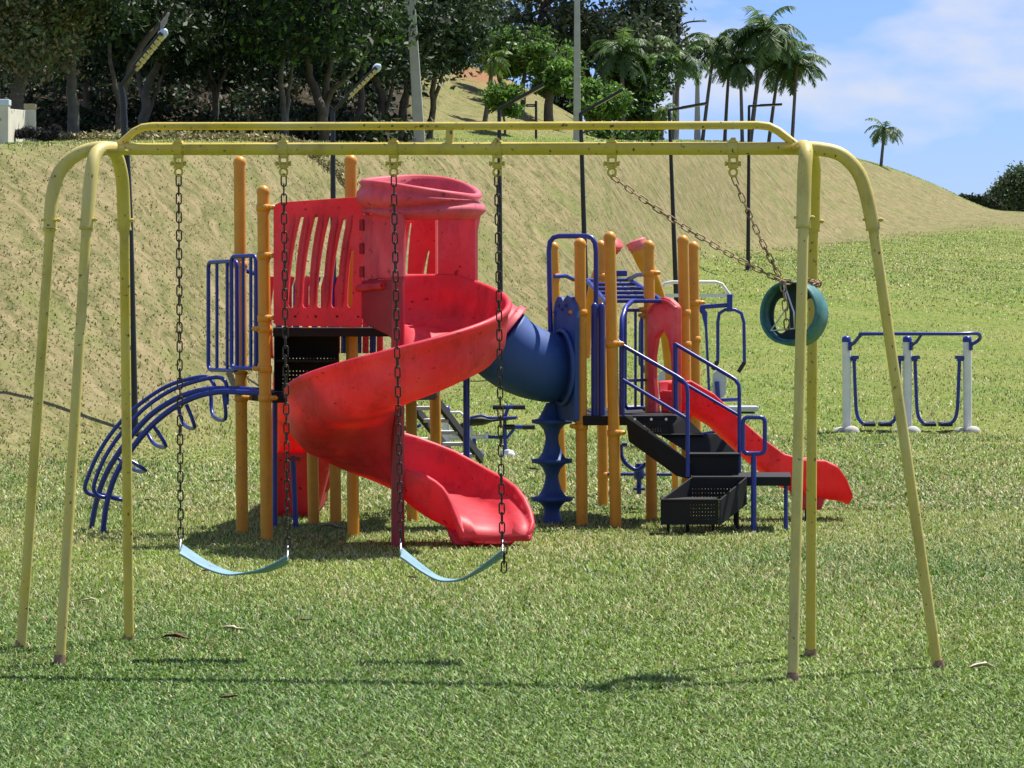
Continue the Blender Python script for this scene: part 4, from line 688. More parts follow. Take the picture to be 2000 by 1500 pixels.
# sit-up bench behind the spiral slide
YB = 36.5; c1 = gpoint(950, YB); sb = thing('situp_bench', c1, 'blue and black sit up bench with white post below the blue crawl tube', 'exercise machine')
b = gpoint(872, YB); o = MB().tube([b, P(871, 800, YB)], .048, 14).build('post', M['white'], sb); MB().lathe(P(871, 800, YB), [(.052, -.02), (.052, 0), (.045, .03), (.02, .048), (.002, .05)], 14).build('cap', M['blue'], o)
MB().tube([P(876, 806, YB), P(898, 805, YB), P(906, 812, YB)], .016, 8).build('side_arm', M['white'], sb)
m = MB(); m.tube([P(840, 855, YB), P(950, 853, YB)], .028, 10); m.lathe(P(951, 853, YB), [(.06, -.015), (.06, .015)], 12, Vector((1, 0, 0))); m.tube([P(918, 853, YB), P(917, 825, YB)], .03, 8); m.build('main_beam', M['white'], sb)
sec = []
for x, y, hw in ((882, 842, .02), (890, 836, .14), (905, 826, .16), (920, 818, .16), (940, 817, .15), (960, 820, .13), (985, 817, .13), (1008, 815, .10)):
    sec.append([P(x, y, YB - hw), P(x, y + 3, YB - hw), P(x + 2, y + (14 if 885 < x < 950 else 4), YB), P(x, y + 3, YB + hw), P(x, y, YB + hw), P(x, y - 2, YB)])
MB().loft(sec).build('bench_pad', M['shoe'], sb); MB().tube([P(918, 816, YB - .16), P(940, 812, YB - .16), P(960, 816, YB - .15), P(1010, 815, YB - .12)], .014, 8, sub=3).build('pad_trim', M['blue'], sb)
for (x0, y0), (x1, y1) in (((962, 795), (1026, 795)), ((982, 834), (1045, 834))):
    o = MB().tube([P((x0 + x1) / 2 - 8, y0, YB), P((x0 + x1) / 2 + 8, y1, YB)], .026, 10).build('roller_bar', M['blue'], sb); MB().tube([P(x0, y0, YB), P((x0 + x1) / 2 - 8, y0, YB)], .032, 10).build('foam_roller', M['shoe'], o); MB().tube([P((x0 + x1) / 2 + 8, y0, YB), P(x1, y1, YB)], .032, 10).build('foam_roller', M['shoe'], o)
m = MB(); m.tube([P(992, 797, YB), P(986, 815, YB), P(986, 853, YB), Vector((P(988, 890, YB).x, YB, -.02))], .022, 8); m.tube([P(950, 853, YB), P(990, 855, YB), P(1004, 838, YB)], .020, 8); m.tube([P(926, 855, YB), Vector((P(927, 890, YB).x, YB, -.02))], .024, 8); m.build('bench_frame', M['blue'], sb)
for px in (930, 992): b = gpoint(px, YB - .1); MB().lathe(b, [(.10, -.02), (.10, .03), (.07, .07), (.02, .085)], 12).build('footing', M['white'], sb)
YQ = 38.0; c2 = gpoint(800, YQ); sq = thing('leg_press', c2, 'small blue and black exercise seat half hidden behind the orange posts under the spiral slide', 'exercise machine')
m = MB(); m.tube([c2 - Vector((0, 0, .03)), P(800, 820, YQ)], .04, 10); m.tube([P(770, 858, YQ), P(835, 858, YQ)], .025, 8); m.build('frame', M['white'], sq)
MB().box(P(788, 836, YQ), .22, .3, .06).build('seat', M['shoe'], sq, bevel=.01); MB().tube([P(785, 862, YQ), P(800, 840, YQ), P(822, 830, YQ)], .02, 8).build('pedal_arm', M['blue'], sq)
# ------------------------------------------------------------ lamp posts along the toe of the bank
HP = [(259, 186, 262, 37.5, (318, 66), .052, 'lamp post with a dove on its raised arm, leftmost in the row'), (650, 218, 652, 44.5, (736, 133), .052, 'lamp post rising behind the left end of the red barrier panel'), (975, 213, 978, 53, (1062, 166), .052, 'lamp post whose pole stands behind the fourth swing chain'),
      (1134, 222, 1148, 58.7, (1216, 176), .058, 'lamp post leaning slightly behind the blue arch pole'), (1307, 215, 1322, 69.9, (1380, 202), .058, 'lamp post with near level arm behind the two right orange posts'), (1463, 207, 1461, 84, (1527, 204), .058, 'farthest lamp post, its level panel arm against the sky')]
for tx, ty, bx, Y, (ex_, ey), r, lab in HP:
    b = gpoint(bx, Y); L = thing('lamp_post', b, 'black solar ' + lab, 'lamp post', 'lamp posts along the foot of the bank'); top = P(tx, ty, Y)
    if tx == 259: top = P(236, 168, Y)
    base = b - Vector((0, 0, .05)); pts = [base, base.lerp(top, .5), top]
    if tx == 259: pts = [base, P(252, 430, Y), P(243, 250, Y), P(240, 190, Y), top]
    MB().tube(pts, [r * 1.05, r * .62], 12, sub=3).build('pole', M['lamp'], L); MB().lathe(b, [(.12, -.03), (.12, .02), (r * 1.4, .03), (r * 1.3, .12)], 12).build('base_plate', M['lamp'], L)
    e = P(ex_, ey, Y - .25); d = (e - top); n_ = Vector((0, -1, 0)); MB().tube([top - d * .02, top + d * .45], .03, 8).build('arm', M['lamp'], L)
    a_ = top + d * .32; dd = d.normalized(); u_ = dd.cross(Vector((0, 1, 0))).normalized(); 
    if u_.z < 0: u_ = -u_
    sd = Vector((0, 1, 0))
    q = lambda p, u, v: p + u_ * u + sd * v
    MB().hexa([q(a_, -.03, -.14), q(a_, .03, -.14), q(a_, .03, .14), q(a_, -.03, .14)], [q(e, -.028, -.14), q(e, .028, -.14), q(e, .028, .14), q(e, -.028, .14)]).build('lamp_head', M['panel'], L, bevel=.008)
    if tx < 700:
        k_ = MB(); n2 = 7
        for i in range(n2): s0_, s1_ = a_.lerp(e, .10 + i / n2 * .88), a_.lerp(e, .10 + (i + .74) / n2 * .88); k_.hexa([q(s0_, -.05, -.12), q(s0_, -.025, -.145), q(s0_, .0, -.145), q(s0_, -.04, .1)], [q(s1_, -.05, -.12), q(s1_, -.025, -.145), q(s1_, .0, -.145), q(s1_, -.04, .1)])
        k_.build('light_strip', M['led'], L)
        MB().lathe(e, [(.04, -.06), (.06, -.02), (.055, .04), (.02, .07)], 10, dd).build('sensor_cap', M['cap1'], L)
    if tx == 259:
        bp = e + u_ * .05; bird = thing('dove', bp, 'grey dove perched on the tip of the leftmost lamp arm', 'bird')
        ax_ = Vector((.45, -.1, .88)).normalized(); m = MB(); secs = []
        for s_, rr, w_ in ((-.20, .008, .02), (-.12, .014, .022), (-.07, .030, .032), (0, .050, .048), (.07, .056, .052), (.13, .042, .040), (.17, .028, .028), (.20, .030, .029), (.225, .030, .028), (.25, .018, .018), (.262, .004, .004)):
            s_, rr, w_ = s_ * .62, rr * .62, w_ * .62; c = bp + ax_ * (s_ + .09); hx = ax_.cross(Vector((0, 1, 0))).normalized(); hy = Vector((0, 1, 0)); secs.append([c + hx * rr * math.cos(t_) + hy * w_ * math.sin(t_) for t_ in [2 * math.pi * k / 12 for k in range(12)]])
        m.loft(secs).build('body', M['feather'], bird); m = MB(); hp = bp + ax_ * .235; m.lathe(hp, [(.007, 0), (.002, .025)], 6, Vector((.9, 0, -.2))); m.build('beak', M['shoe'], bird)
        m = MB(); m.tube([bp + Vector((0, -.02, 0)), bp + Vector((0, -.02, .08))], .004, 5); m.tube([bp + Vector((0, .02, 0)), bp + Vector((0, .02, .08))], .004, 5); m.build('leg', M['shoe'], bird)
# ------------------------------------------------------------ poles, sign, wall on the plateau
for x0, x1, y1, Y, wb, wt, lab in ((803, 820, 272, 66, .12, .085, 'thick pale concrete utility pole leaning slightly in front of the dark trees'), (1127, 1127, 270, 82, .10, .075, 'slim pale concrete utility pole between the green trees and the palms'), (1362, 1362, 271, 150, .16, .12, 'short pale pole between the palm trunks left of the far lamp posts')):
    b = gpoint(x1, Y); yt = -260 if Y < 100 else 150; dx = (x0 - x1) * (272 - yt) / 272.; q = thing('utility_pole', b, lab, 'pole'); tp_ = P(x1 + dx, yt, Y)
    m = MB(); m.loft([[b + Vector((sx * wb, sy * wb, -.1)) for sx, sy in ((-1, -1), (1, -1), (1, 1), (-1, 1))], [tp_ + Vector((sx * wt * .7, sy * wt * .7, 0)) for sx, sy in ((-1, -1), (1, -1), (1, 1), (-1, 1))]], smooth=False); m.build('shaft', M['concrete'], q, bevel=.012)
    if Y < 100: MB().box(tp_ - Vector((0, 0, .4)), 1.6, .1, .1).build('crossarm', M['bark'], q); MB().lathe(tp_ + Vector((0, 0, .02)), [(wt * .7, 0), (wt * .5, .05)], 8).build('cap', M['concrete'], q)
    else: MB().lathe(tp_ , [(wt * .7, 0), (wt * .4, .08)], 8).build('cap', M['concrete'], q)
Y = 150; b = gpoint(1320, Y); q = thing('street_lamp', b, 'tall pole street lamp with a curved arm reaching right above the palms', 'street lamp')
MB().tube([b, P(1320, 170, Y)], .17, 10).build('pole', M['concrete'], q); MB().tube([P(1322, 170, Y), P(1325, 38, Y)], .11, 10).build('upper_pole', M['lamp'], q)
MB().tube([P(1326, 58, Y), P(1334, 48, Y), P(1346, 43, Y), P(1368, 41, Y)], .04, 8, sub=3).build('arm', M['lamp'], q); m = MB(); m.box(P(1373, 41, Y), .35, .2, .09); m.box(P(1374, 39, Y), .08, .08, .12); m.build('lamp_head', M['grey'], q, bevel=.02)
Y = 86; b = gpoint(1047, Y); q = thing('signpost', b, 'small dark sign on a thin black post on the slope between the trees', 'sign')
MB().tube([b, P(1047, 197, Y)], .035, 8).build('post', M['lamp'], q); o = MB().box(P(1037, 206, Y), .27, .03, .085).build('sign_board', M['lamp'], q)
m = MB()
for k in range(6): m.box(P(1031.5 + k * 2.2, 206, Y - .02), .018, .006, .028)
m.build('lettering', M['white'], o)
Y = 50; wl = thing('boundary_wall', ground_pt(20, Y), 'low cream wall with two capped pillars at the left edge of the bank top', 'wall')
def pillar(px, y0, y1, Y, hw, cm, nm='pillar'):
    b = P(px, y1, Y); t_ = P(px, y0, Y); o = MB().box((b + t_) / 2, hw * 2, hw * 2, t_.z - b.z).build(nm, M['wall'], wl, bevel=.01); MB().box(t_ + Vector((0, 0, .045)), hw * 2.25, hw * 2.25, .10).build('capstone', M[cm], o, bevel=.012); return o
pillar(5, 206, 282, 50, .11, 'cap1'); pillar(59, 214, 282, 52.5, .088, 'cap2')
MB().hexa([P(14, 212, 50.1), P(14, 284, 50.1), P(52, 284, 52.4), P(52, 215.5, 52.4)], [P(14, 212, 50.1) + Vector((0, .14, 0)), P(14, 284, 50.1) + Vector((0, .14, 0)), P(52, 284, 52.4) + Vector((0, .14, 0)), P(52, 215.5, 52.4) + Vector((0, .14, 0))]).build('wall_panel', M['wall'], wl)
MB().hexa([P(-700, 212, 50), P(-700, 284, 50), P(-4, 284, 50), P(-4, 212, 50)], [P(-700, 212, 50) + Vector((0, .14, 0)), P(-700, 284, 50) + Vector((0, .14, 0)), P(-4, 284, 50) + Vector((0, .14, 0)), P(-4, 212, 50) + Vector((0, .14, 0))]).build('wall_panel', M['wall'], wl)
MB().hexa([P(-300, 278, 48), P(-300, 284, 48), P(30, 284, 48.4), P(32, 278, 48.4)], [P(-300, 278, 48.3), P(-300, 284, 48.3), P(30, 284, 48.7), P(32, 278, 48.7)]).build('kerb', M['kerb'], org=P(0, 284, 48)); tag(bpy.data.objects['kerb'], 'short green painted concrete kerb before the cream wall', 'kerb')
# ------------------------------------------------------------ trees
def leafcloud(cl, n, size, seed, cols, flat=.0, shape='oval'):
    rg = np.random.RandomState(seed); cl = np.array(cl, float); k = rg.randint(0, len(cl), n); d = rg.normal(size=(n, 3)); d /= np.linalg.norm(d, axis=1)[:, None]
    rr = rg.uniform(.35, 1.0, n) ** .6; c = cl[k, :3] + d * cl[k, 3:6] * rr[:, None] * (1 + .25 * rg.normal(size=(n, 1)))
    a = rg.normal(size=(n, 3)); a /= np.linalg.norm(a, axis=1)[:, None]; b = np.cross(a, rg.normal(size=(n, 3))); b /= np.linalg.norm(b, axis=1)[:, None]
    s = (size * rg.uniform(.6, 1.35, n))[:, None]; bend = np.cross(a, b) * s * .15
    v = np.stack([c - a * s, c - b * s * .45 + bend, c + a * s, c + b * s * .45 + bend], 1).reshape(-1, 3); f = np.arange(4 * n).reshape(-1, 4)
    cols = np.array(cols); base = cols[rg.randint(0, len(cols), n)] * rg.uniform(.7, 1.3, (n, 1)); kc = rg.uniform(.8, 1.2, (len(cl), 1))[k]
    return v, f, np.repeat(base * kc, 4, 0)
DK = [(.020, .044, .014), (.027, .053, .018), (.017, .034, .014), (.038, .066, .02)]; BR = [(.09, .19, .03), (.13, .26, .04), (.07, .14, .03), (.17, .30, .05)]; OL = [(.15, .19, .08), (.19, .20, .10), (.08, .12, .05), (.20, .15, .08)]; GR = [(.075, .11, .05), (.09, .12, .06), (.11, .13, .07), (.06, .095, .04)]
def tree(name, px, Y, stems, clumps, nleaf, size, cols, label, group=None, bark='bark', seed=0, leafm='leaf', tw=.12, cat='tree', twigs=26):
    """stems: list of pixel polylines at depth Y (trunk or limb centre lines); clumps: (px,py,dY,radius m)"""
    b = ground_pt(px, Y); rg = random.Random(seed); t = thing(name, b, label, cat, group); m = MB()
    s = FPX / Y
    for i, st_ in enumerate(stems):
        pts = [P(x, y, Y + rg.uniform(-.2, .2)) for x, y in st_[:-1]] + [P(st_[-1][0], st_[-1][1], Y)]
        if i == 0 or st_[0][1] > 262: pts[0] = Vector((pts[0].x, Y, b.z - .1))
        pts = smooth_path(pts, 4); pts = [q + Vector((rg.uniform(-1, 1), rg.uniform(-1, 1), 0)) * .03 for q in pts]
        w0 = tw if i == 0 else tw * rg.uniform(.45, .75); m.tube(pts, [w0, w0 * .35], 8)
    cl = [(*P(x, y, Y + dy), r, r, r * .75) for x, y, dy, r in clumps]
    ends = [P(st_[-1][0], st_[-1][1], Y) for st_ in stems]
    for k in range(twigs):
        c = Vector(rg.choice(cl)[:3]); e = min(ends, key=lambda q: (q - c).length); mid = e.lerp(c, .5) + Vector((rg.uniform(-.3, .3), rg.uniform(-.3, .3), rg.uniform(-.2, .3)))
        c2 = c + Vector((rg.uniform(-.5, .5), rg.uniform(-.5, .5), rg.uniform(-.4, .5))); m.tube([e, mid, c2], [tw * .28, tw * .16, tw * .05], 5)
    m.build('trunk', M[bark], t)
    v, f, c = leafcloud(cl, nleaf, size, seed, cols); npmesh('crown', v, f, M[leafm], t, col=c); return t
# --- dark wood on the left
rgF = random.Random(5)
def canopy(x0, x1, y0, y1, n, r0=.55, r1=1.0, dy=4, seed=0):
    rg = random.Random(seed); return [(rg.uniform(x0, x1), rg.uniform(y0, y1), rg.uniform(-dy, dy), rg.uniform(r0, r1)) for _ in range(n)]
wood = [
 (30, 55, [[(30, 275), (35, 180), (60, 60), (70, -60)]], (-140, 135, -40, 100), OL, 'broad olive tree above the cream wall at the left edge', .16, 'bark', 14000),
 (140, 57, [[(140, 275), (141, 180), (143, 80), (148, -80)]], (40, 260, -200, 40), DK, 'tall straight tree with a pale grey trunk near the left', .125, 'barkp', 9000),
 (165, 66, [[(165, 272), (168, 200), (160, 90), (175, -60)]], (60, 280, -160, 130), DK, 'thin dark tree just right of the pale straight trunk', .09, 'bark', 12000),
 (232, 58, [[(232, 275), (238, 215), (246, 165), (275, 90), (330, 20), (345, -60)], [(238, 215), (215, 120), (200, 0)]], (150, 330, -180, 60), DK, 'crooked dark tree behind the leftmost lamp arm', .10, 'bark', 9000),
 (276, 62, [[(276, 273), (283, 215), (290, 165), (318, 100), (340, 10)], [(285, 210), (262, 120), (250, 10)], [(278, 250), (300, 190), (320, 140)]], (210, 420, -170, 110), DK, 'forked grey trunked tree right of the leftmost lamp arm', .12, 'barkp', 12000),
 (350, 75, [[(350, 272), (352, 180), (370, 60), (365, -60)]], (270, 480, -150, 150), DK, 'slender dark tree in the wood above the left belt swing', .09, 'bark', 13000),
 (415, 66, [[(415, 273), (420, 190), (400, 100), (410, -50)], [(420, 200), (450, 110), (480, 10)]], (320, 540, -180, 120), DK, 'dark forked tree between the first two swing hangers', .09, 'bark', 13000),
 (480, 80, [[(480, 272), (478, 160), (470, 20)]], (400, 600, -120, 150), DK, 'thin straight tree deep in the wood', .09, 'bark', 12000),
 (552, 62, [[(552, 273), (555, 210), (548, 150), (560, 60), (550, -50)], [(560, 273), (563, 200), (575, 120), (600, 20)]], (450, 680, -180, 100), DK + BR[:1], 'twin stemmed tree above the second swing hanger', .075, 'barkp', 12000),
 (632, 64, [[(632, 274), (630, 215), (605, 150), (598, 90), (560, -20)], [(630, 215), (655, 170), (695, 135), (740, 60), (760, -40)], [(632, 230), (640, 150), (655, 70), (640, -30)]], (520, 760, -200, 85), BR[:1] + DK[:3] + BR[2:3], 'wide branching tree with bright green leaves at the top of the frame', .12, 'bark', 12000),
 (700, 72, [[(700, 272), (705, 190), (715, 100), (740, -20)]], (600, 800, -150, 140), DK, 'dark tree left of the thick concrete pole', .10, 'bark', 12000),
 (752, 74, [[(752, 272), (748, 200), (730, 130), (745, 30), (735, -50)], [(752, 230), (770, 150), (800, 50)]], (650, 860, -180, 110), DK, 'thick dark trunk tree just left of the concrete pole', .13, 'bark', 10000),
 (785, 78, [[(785, 272), (790, 200), (830, 110), (880, 20)], [(790, 210), (795, 120), (790, 0)]], (720, 900, -130, 130), DK + GR[:1], 'leaning tree whose limbs spread right behind the concrete pole', .13, 'bark', 12000),
 (838, 76, [[(838, 272), (845, 210), (850, 150), (905, 60), (940, 0)], [(845, 200), (870, 130), (900, 60)]], (790, 965, -130, 120), DK + GR[:2], 'dark tree right of the concrete pole at the edge of the wood', .09, 'bark', 15000)]
for i, (px, Y, stems, (x0, x1, y0, y1), cols, lab, tw, bk_, nl) in enumerate(wood):
    x_, sp_ = (x0 + x1) / 2, (x1 - x0); n = 34; dy_ = 1.2 if i == 0 else 3.5
    tree('broadleaf_tree', px, Y, stems, canopy(x0, x1, y0, y1, n, .45, .95, dy_, 100 + i), int(nl * (1.8 if i == 0 else 1)), .055 if i == 0 else .085, cols, lab, 'trees of the dark wood', bk_, 200 + i, 'leaf', tw)
# taller closing canopy behind: more trees deeper in the wood
for i in range(15):
    px = -150 + i * 70 + rgF.uniform(-15, 15); Y = 92 + rgF.uniform(-6, 8); topy = -150
    place = ('leftmost', 'second', 'third', 'fourth', 'fifth', 'sixth', 'seventh', 'eighth', 'ninth', 'tenth', 'eleventh', 'twelfth', 'thirteenth', 'fourteenth', 'last')[i]
    if px > 800: continue
    tree('broadleaf_tree', px, Y, [[(px, 272), (px + 5, 150), (px - 10, 0), (px, -80)]], canopy(px - 75, px + 75, -250, 235, 40, .7, 1.2, 4, 300 + i), 9000, .14, DK, 'dark tree deep at the back of the wood, ' + place + ' of its row from the left', 'trees of the dark wood', 'bark', 400 + i, 'leaf', .12, twigs=10)
# understory
v, f, c = leafcloud([(*(ground_pt(x, Y) + Vector((0, 0, rgF.uniform(.3, 3.2)))), 1.1, 1.1, .9) for x, Y in [(rgF.uniform(-260, 690), rgF.uniform(84, 118)) for _ in range(420)]], 60000, .20, 76, DK)
tag(npmesh('wooded_slope', v, f, M['leaf'], col=c), 'dense dark foliage covering the slope behind the wood', 'foliage', kind='stuff')
v, f, c = leafcloud([(*(ground_pt(x, Y) + Vector((0, 0, .25))), .6, .8, .28) for x, Y in [(rgF.uniform(-100, 790), rgF.uniform(64, 84)) for _ in range(150)]], 26000, .09, 77, DK + [(.10, .08, .05)])
tag(npmesh('undergrowth', v, f, M['leaf'], col=c), 'dark low undergrowth and leaf litter between the trunks of the wood', 'undergrowth', kind='stuff')
v, f, c = leafcloud([(*(ground_pt(x, 54 + .004 * x) + Vector((0, 0, .05))), .35, .3, .12) for x in range(20, 700, 18)], 5000, .05, 78, [(.30, .27, .12), (.22, .22, .08), (.38, .32, .16)])
tag(npmesh('tall_dry_grass', v, f, M['grass'], col=c), 'fringe of tall dry grass along the edge of the wood', 'grass', kind='stuff')
# brush pile beside wall
v, f, c = leafcloud([(*P(x, y, 51), r, r, r * .7) for x, y, r in ((40, 262, .10), (55, 258, .12), (75, 262, .13), (90, 266, .10), (104, 262, .10), (110, 250, .06))], 3500, .035, 79, [(.03, .03, .025), (.05, .045, .04), (.03, .035, .05)])
bp_ = npmesh('brush_pile', v, f, M['leaf'], col=c, org=P(70, 275, 51)); tag(bp_, 'dark heap of cut brush lying against the cream wall', 'brush pile')
# --- trees on the back hill and behind
tree('broadleaf_tree', 1020, 100, [[(1020, 214), (1022, 170), (1025, 120), (1030, 60)]], canopy(985, 1070, 75, 140, 16, .35, .65, 1.2, 1), 5200, .10, BR + DK[:1], 'round bright green tree on the back hill above the swing beam', 'bright trees on the back hill', 'bark', 31, 'leafb', .10, twigs=10)
tree('broadleaf_tree', 1071, 98, [[(1071, 228), (1072, 190), (1080, 150), (1085, 110)]], canopy(1040, 1112, 95, 172, 16, .3, .6, 1.2, 2), 5200, .10, BR, 'bright green tree with a thick trunk left of the slim concrete pole', 'bright trees on the back hill', 'bark', 32, 'leafb', .17, twigs=10)
tree('broadleaf_tree', 985, 104, [[(985, 205), (975, 150), (965, 90)]], canopy(925, 1010, 70, 125, 15, .35, .6, 1.2, 3), 4500, .10, BR + DK[:2], 'leafy green tree behind the small yellow palm', 'bright trees on the back hill', 'bark', 33, 'leafb', .12, twigs=10)
tree('shrub', 985, 88, [[(985, 232), (984, 215), (983, 195)]], canopy(962, 1005, 175, 222, 9, .22, .4, .6, 4), 2600, .07, BR, 'green shrub around the third lamp arm', None, 'bark', 34, 'leafb', .04, 'shrub', twigs=8)
tree('broadleaf_tree', 1160, 150, [[(1160, 268), (1150, 180), (1120, 90), (1060, 20)], [(1155, 200), (1200, 110), (1240, 30)]], canopy(1005, 1300, -90, 110, 34, .9, 1.8, 3, 5) + canopy(1100, 1240, 90, 200, 12, .8, 1.4, 3, 15), 30000, .17, GR, 'huge grey green tree filling the sky gap behind the slim concrete pole', None, 'bark', 35, 'leaf', .38, twigs=60)
tree('broadleaf_tree', 1165, 112, [[(1165, 268), (1168, 230), (1170, 190)]], canopy(1148, 1215, 155, 228, 12, .35, .6, 1, 6), 4200, .10, BR, 'low bright green tree just right of the slim concrete pole', None, 'bark', 36, 'leafb', .09, twigs=10)
tree('broadleaf_tree', 1255, 122, [[(1255, 269), (1257, 225), (1262, 180)]], canopy(1200, 1300, 120, 262, 26, .4, .8, 1.5, 7), 9000, .12, DK + BR[:2], 'bushy mid green tree at the left of the palm group', None, 'bark', 37, 'leaf', .16, twigs=16)
tree('broadleaf_tree', 1110, 125, [[(1110, 262), (1108, 215), (1105, 170)]], canopy(1060, 1150, 150, 245, 14, .4, .8, 1.5, 8), 5200, .12, DK, 'dark tree seen low behind the slim concrete pole', None, 'bark', 38, 'leaf', .14, twigs=10)
tree('shrub', 1185, 100, [[(1185, 270), (1185, 260)]], canopy(1150, 1290, 262, 274, 16, .2, .35, 2, 9), 2600, .08, BR + DK, 'low hedge line of scrub under the palms left of the sky', None, 'bark', 39, 'leafb', .03, 'shrub', twigs=4)
tree('broadleaf_tree', 1985, 225, [[(1990, 420), (1985, 380), (1990, 340)]], [(1985, 352, 0, 1.0), (2010, 345, 0, 1.4), (1965, 368, 0, 1.0), (2000, 375, 0, 1.4), (1950, 388, 0, .9), (1975, 398, 0, 1.2), (2030, 380, 0, 1.6), (2010, 405, 0, 1.4), (1940, 402, 1, .8), (2060, 360, 0, 1.8), (2080, 400, 0, 1.8)], 16000, .15, [(.08, .13, .055), (.10, .15, .06), (.12, .15, .07)], 'rounded dark green tree at the right edge of the frame', None, 'bark', 40, 'leaf', .2, twigs=14)
tree('shrub', 1905, 218, [[(1905, 415), (1905, 395)]], [(1880, 386, 0, .30), (1893, 391, 0, .5), (1908, 393, 0, .55), (1925, 395, 0, .7), (1940, 400, 0, .6)], 3200, .12, DK + [(.09, .06, .05)], 'low scrub trailing left from the tree at the right edge', None, 'bark', 41, 'leaf', .06, 'shrub', twigs=10)
# --- palms
def palm(bx, hx, hy, Y, rad, lab, seed, tilt=0, nf=26, cols=None, mid=None, tw=.085, by=None, group='palms along the top of the bank'):
    rg = random.Random(seed); b = ground_pt(bx, Y); t = thing('palm_tree', b, lab, 'palm tree', group); h = P(hx, hy, Y)
    if mid is None: mid = ((bx * .55 + hx * .45), 0)
    zm = (b.z * .55 + h.z * .45); mp_ = Vector(((mid[0] - 1000) / FPX * Y, Y, zm))
    MB().tube([b - Vector((0, 0, .2)), mp_, h], [tw * 1.15, tw * .8], 8, sub=6).build('trunk', M['palmbark'], t)
    MB().tube([h - Vector((0, 0, rad * .28)), h + Vector((0, 0, rad * .08))], [tw * 1.0, tw * .5], 8).build('crownshaft', M['leafb'] if False else M['palmbark'], t)
    V_, F_, C_ = [], [], []; cols = cols or [(.085, .16, .04), (.06, .12, .035), (.12, .20, .05)]
    for k in range(nf):
        az = 2 * math.pi * (k * .382) + rg.uniform(-.2, .2); el = rg.choice([1.2, .9, .6, .35, .1, -.15]) + rg.uniform(-.15, .15) + tilt * math.cos(az) * .4; L = rad * rg.uniform(.85, 1.15)
        d = Vector((math.cos(az) * math.cos(el), math.sin(az) * math.cos(el), math.sin(el))); p = h.copy(); pts = [p.copy()]; n = 11
        for i in range(n): p = p + d * (L / n); d = (d + Vector((.02 * tilt, 0, -.205))).normalized(); pts.append(p.copy())
        cb = rg.choice(cols); hz2 = Vector((math.cos(az), math.sin(az), 0)); side = Vector((-math.sin(az), math.cos(az), 0))
        pts = smooth_path(pts, 3); m_ = len(pts)
        for i in range(2, m_):
            f_ = i / m_; ll = rad * .33 * (1 if i % 2 else .8) * math.sin(math.pi * min(1, .12 + f_ * .86)) ** .6; a = pts[i]; fd = (pts[i] - pts[i - 1]).normalized()
            for s_ in (-1, 1):
                dr = (side * s_ * rg.uniform(.55, 1) + fd * .55 + Vector((0, 0, -rg.uniform(.15, 1.0)))).normalized(); e = a + dr * ll * rg.uniform(.75, 1.15); w_ = fd * (rad * .017)
                b0 = len(V_); V_ += [a - w_, a + w_, a.lerp(e, .6) + w_ * .9 + Vector((0, 0, -.03 * ll)), e, a.lerp(e, .6) - w_ * .9]; F_ += [(b0, b0 + 1, b0 + 2), (b0, b0 + 2, b0 + 4), (b0 + 4, b0 + 2, b0 + 3)]
                g_ = rg.uniform(.75, 1.3); C_ += [tuple(x * g_ for x in cb)] * 5
        for i in range(1, m_):   # midrib
            w_ = side * (rad * .010 * (1.2 - i / m_)); b0 = len(V_); V_ += [pts[i - 1] - w_, pts[i - 1] + w_, pts[i] + w_, pts[i] - w_, pts[i]]; F_ += [(b0, b0 + 1, b0 + 2), (b0, b0 + 2, b0 + 3), (b0, b0 + 2, b0 + 4)]; C_ += [(.16, .17, .06)] * 5
    npmesh('fronds', [tuple(q) for q in V_], F_, M['palm'], t, col=np.array(C_)); return t
YC = [(.12, .20, .03), (.16, .24, .04), (.09, .16, .03)]
palm(945, 962, 118, 92, .75, 'small yellow green palm with a curved thin trunk on the back slope', 1, nf=22, cols=YC, mid=(955, 0), tw=.07)
palm(1218, 1214, 100, 120, 1.55, 'full green palm right of the slim concrete pole', 2, nf=26)
palm(1258, 1262, 128, 128, 1.3, 'palm with a low crown behind the full green palm', 3, nf=22)
palm(1312, 1330, 118, 130, 1.6, 'palm in front of the curved arm street lamp', 4, nf=24)
palm(1290, 1297, 215, 118, .7, 'short yellowish palm low at the left of the palm group', 14, nf=18, cols=YC, tw=.08)
palm(1371, 1396, 86, 150, 1.8, 'palm with a leaning trunk left of the tallest palm', 5, nf=32, tilt=-.5)
palm(1415, 1424, 128, 152, 1.5, 'smaller palm with a crown below the leaning palm', 6, nf=28)
palm(1450, 1446, 128, 149, 1.45, 'straight thin palm directly left of the tallest palm', 7, nf=28)
palm(1464, 1492, 66, 150, 2.25, 'tallest palm with the largest drooping crown', 8, nf=44, tilt=.3, tw=.105)
palm(1500, 1524, 112, 153, 2.0, 'palm right beside the tallest palm', 9, nf=34, tilt=.5)
palm(1546, 1556, 128, 151, 1.75, 'rightmost palm of the group with fronds hanging to the right', 10, nf=32, tilt=.8)
palm(1720, 1728, 254, 165, 1.25, 'lone small palm on the ridge against the sky', 11, nf=20, group=None, tw=.08)
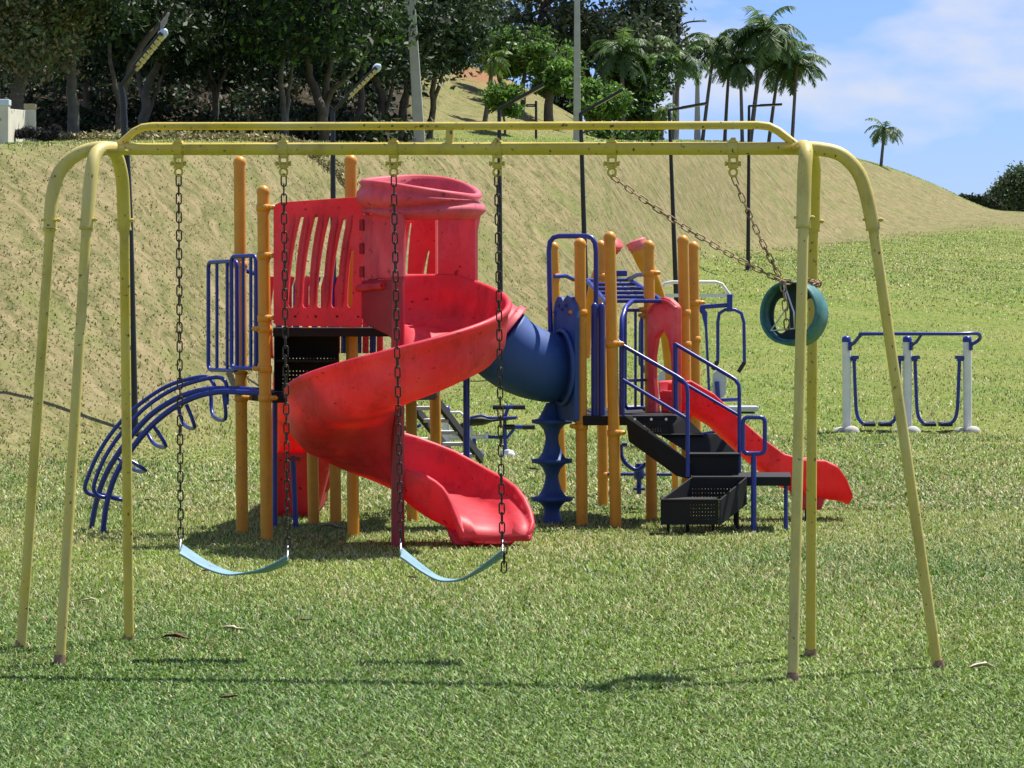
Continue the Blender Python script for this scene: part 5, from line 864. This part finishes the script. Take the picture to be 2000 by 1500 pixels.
# ------------------------------------------------------------ litter on the lawn
places = [(344, 1256, 'dark curled leaf on the lawn right of the left rear swing leg', 'dry', .07), (456, 1238, 'pale crumpled leaf on the lawn below the left belt swing', 'drylight', .055), (597, 1221, 'small brown leaf right of the pale crumpled leaf', 'dry', .035), (447, 1374, 'small brown leaf near the front of the lawn', 'dry', .04), (172, 1182, 'pale leaf between the left swing legs', 'drylight', .045),
          (1918, 1314, 'pale tan leaf right of the far right swing leg', 'drylight', .06), (407, 1124, 'small brown leaf under the left belt seat', 'dry', .04), (650, 1036, 'pale dry palm sheath lying under the tower', 'drylight', .10), (806, 1136, 'tiny dark leaf under the left end of the middle belt seat', 'dry', .03), (1720, 873, 'pale leaf on the grass below the air walker', 'drylight', .08), (1855, 850, 'brown leaf between the air walker and the right edge', 'dry', .08), (1565, 900, 'brown leaf behind the right swing legs', 'dry', .07), (1040, 808, 'brown leaf under the blue crawl tube', 'dry', .09), (1044, 922, 'brown leaf left of the pod climber', 'dry', .08), (298, 984, 'brown leaf on the grass right of the arched climber', 'dry', .07), (420, 945, 'brown leaf at the foot of the bank left of the orange posts', 'dry', .07)]
for i, (px, py, lab, mt, sz) in enumerate(places):
    Y = GY(py); rg = random.Random(i); c = Vector(((px - 1000) / FPX * Y, Y, float(hgt((px - 1000) / FPX * Y, Y)) + .03)); secs = []; n = 7
    for k in range(n):
        f_ = k / (n - 1); w_ = sz * .4 * math.sin(math.pi * (.06 + .9 * f_)); x = (f_ - .5) * 2 * sz; zc = .10 * sz * math.sin(f_ * 5 + i); w_ = w_ * (1 + .3 * math.sin(k * 2.3 + i)); secs.append([c + Vector((x, -w_, zc + w_ * .5)), c + Vector((x, 0, zc)), c + Vector((x, w_, zc + w_ * .5)), c + Vector((x, w_ * .9, zc + w_ * .5 - .003)), c + Vector((x, 0, zc - .004)), c + Vector((x, -w_ * .9, zc + w_ * .5 - .003))])
    tag(MB().loft(secs).build('fallen_leaf', M[mt], org=c), lab, 'leaf', 'dry leaves scattered on the lawn')
S.render.engine = 'CYCLES'
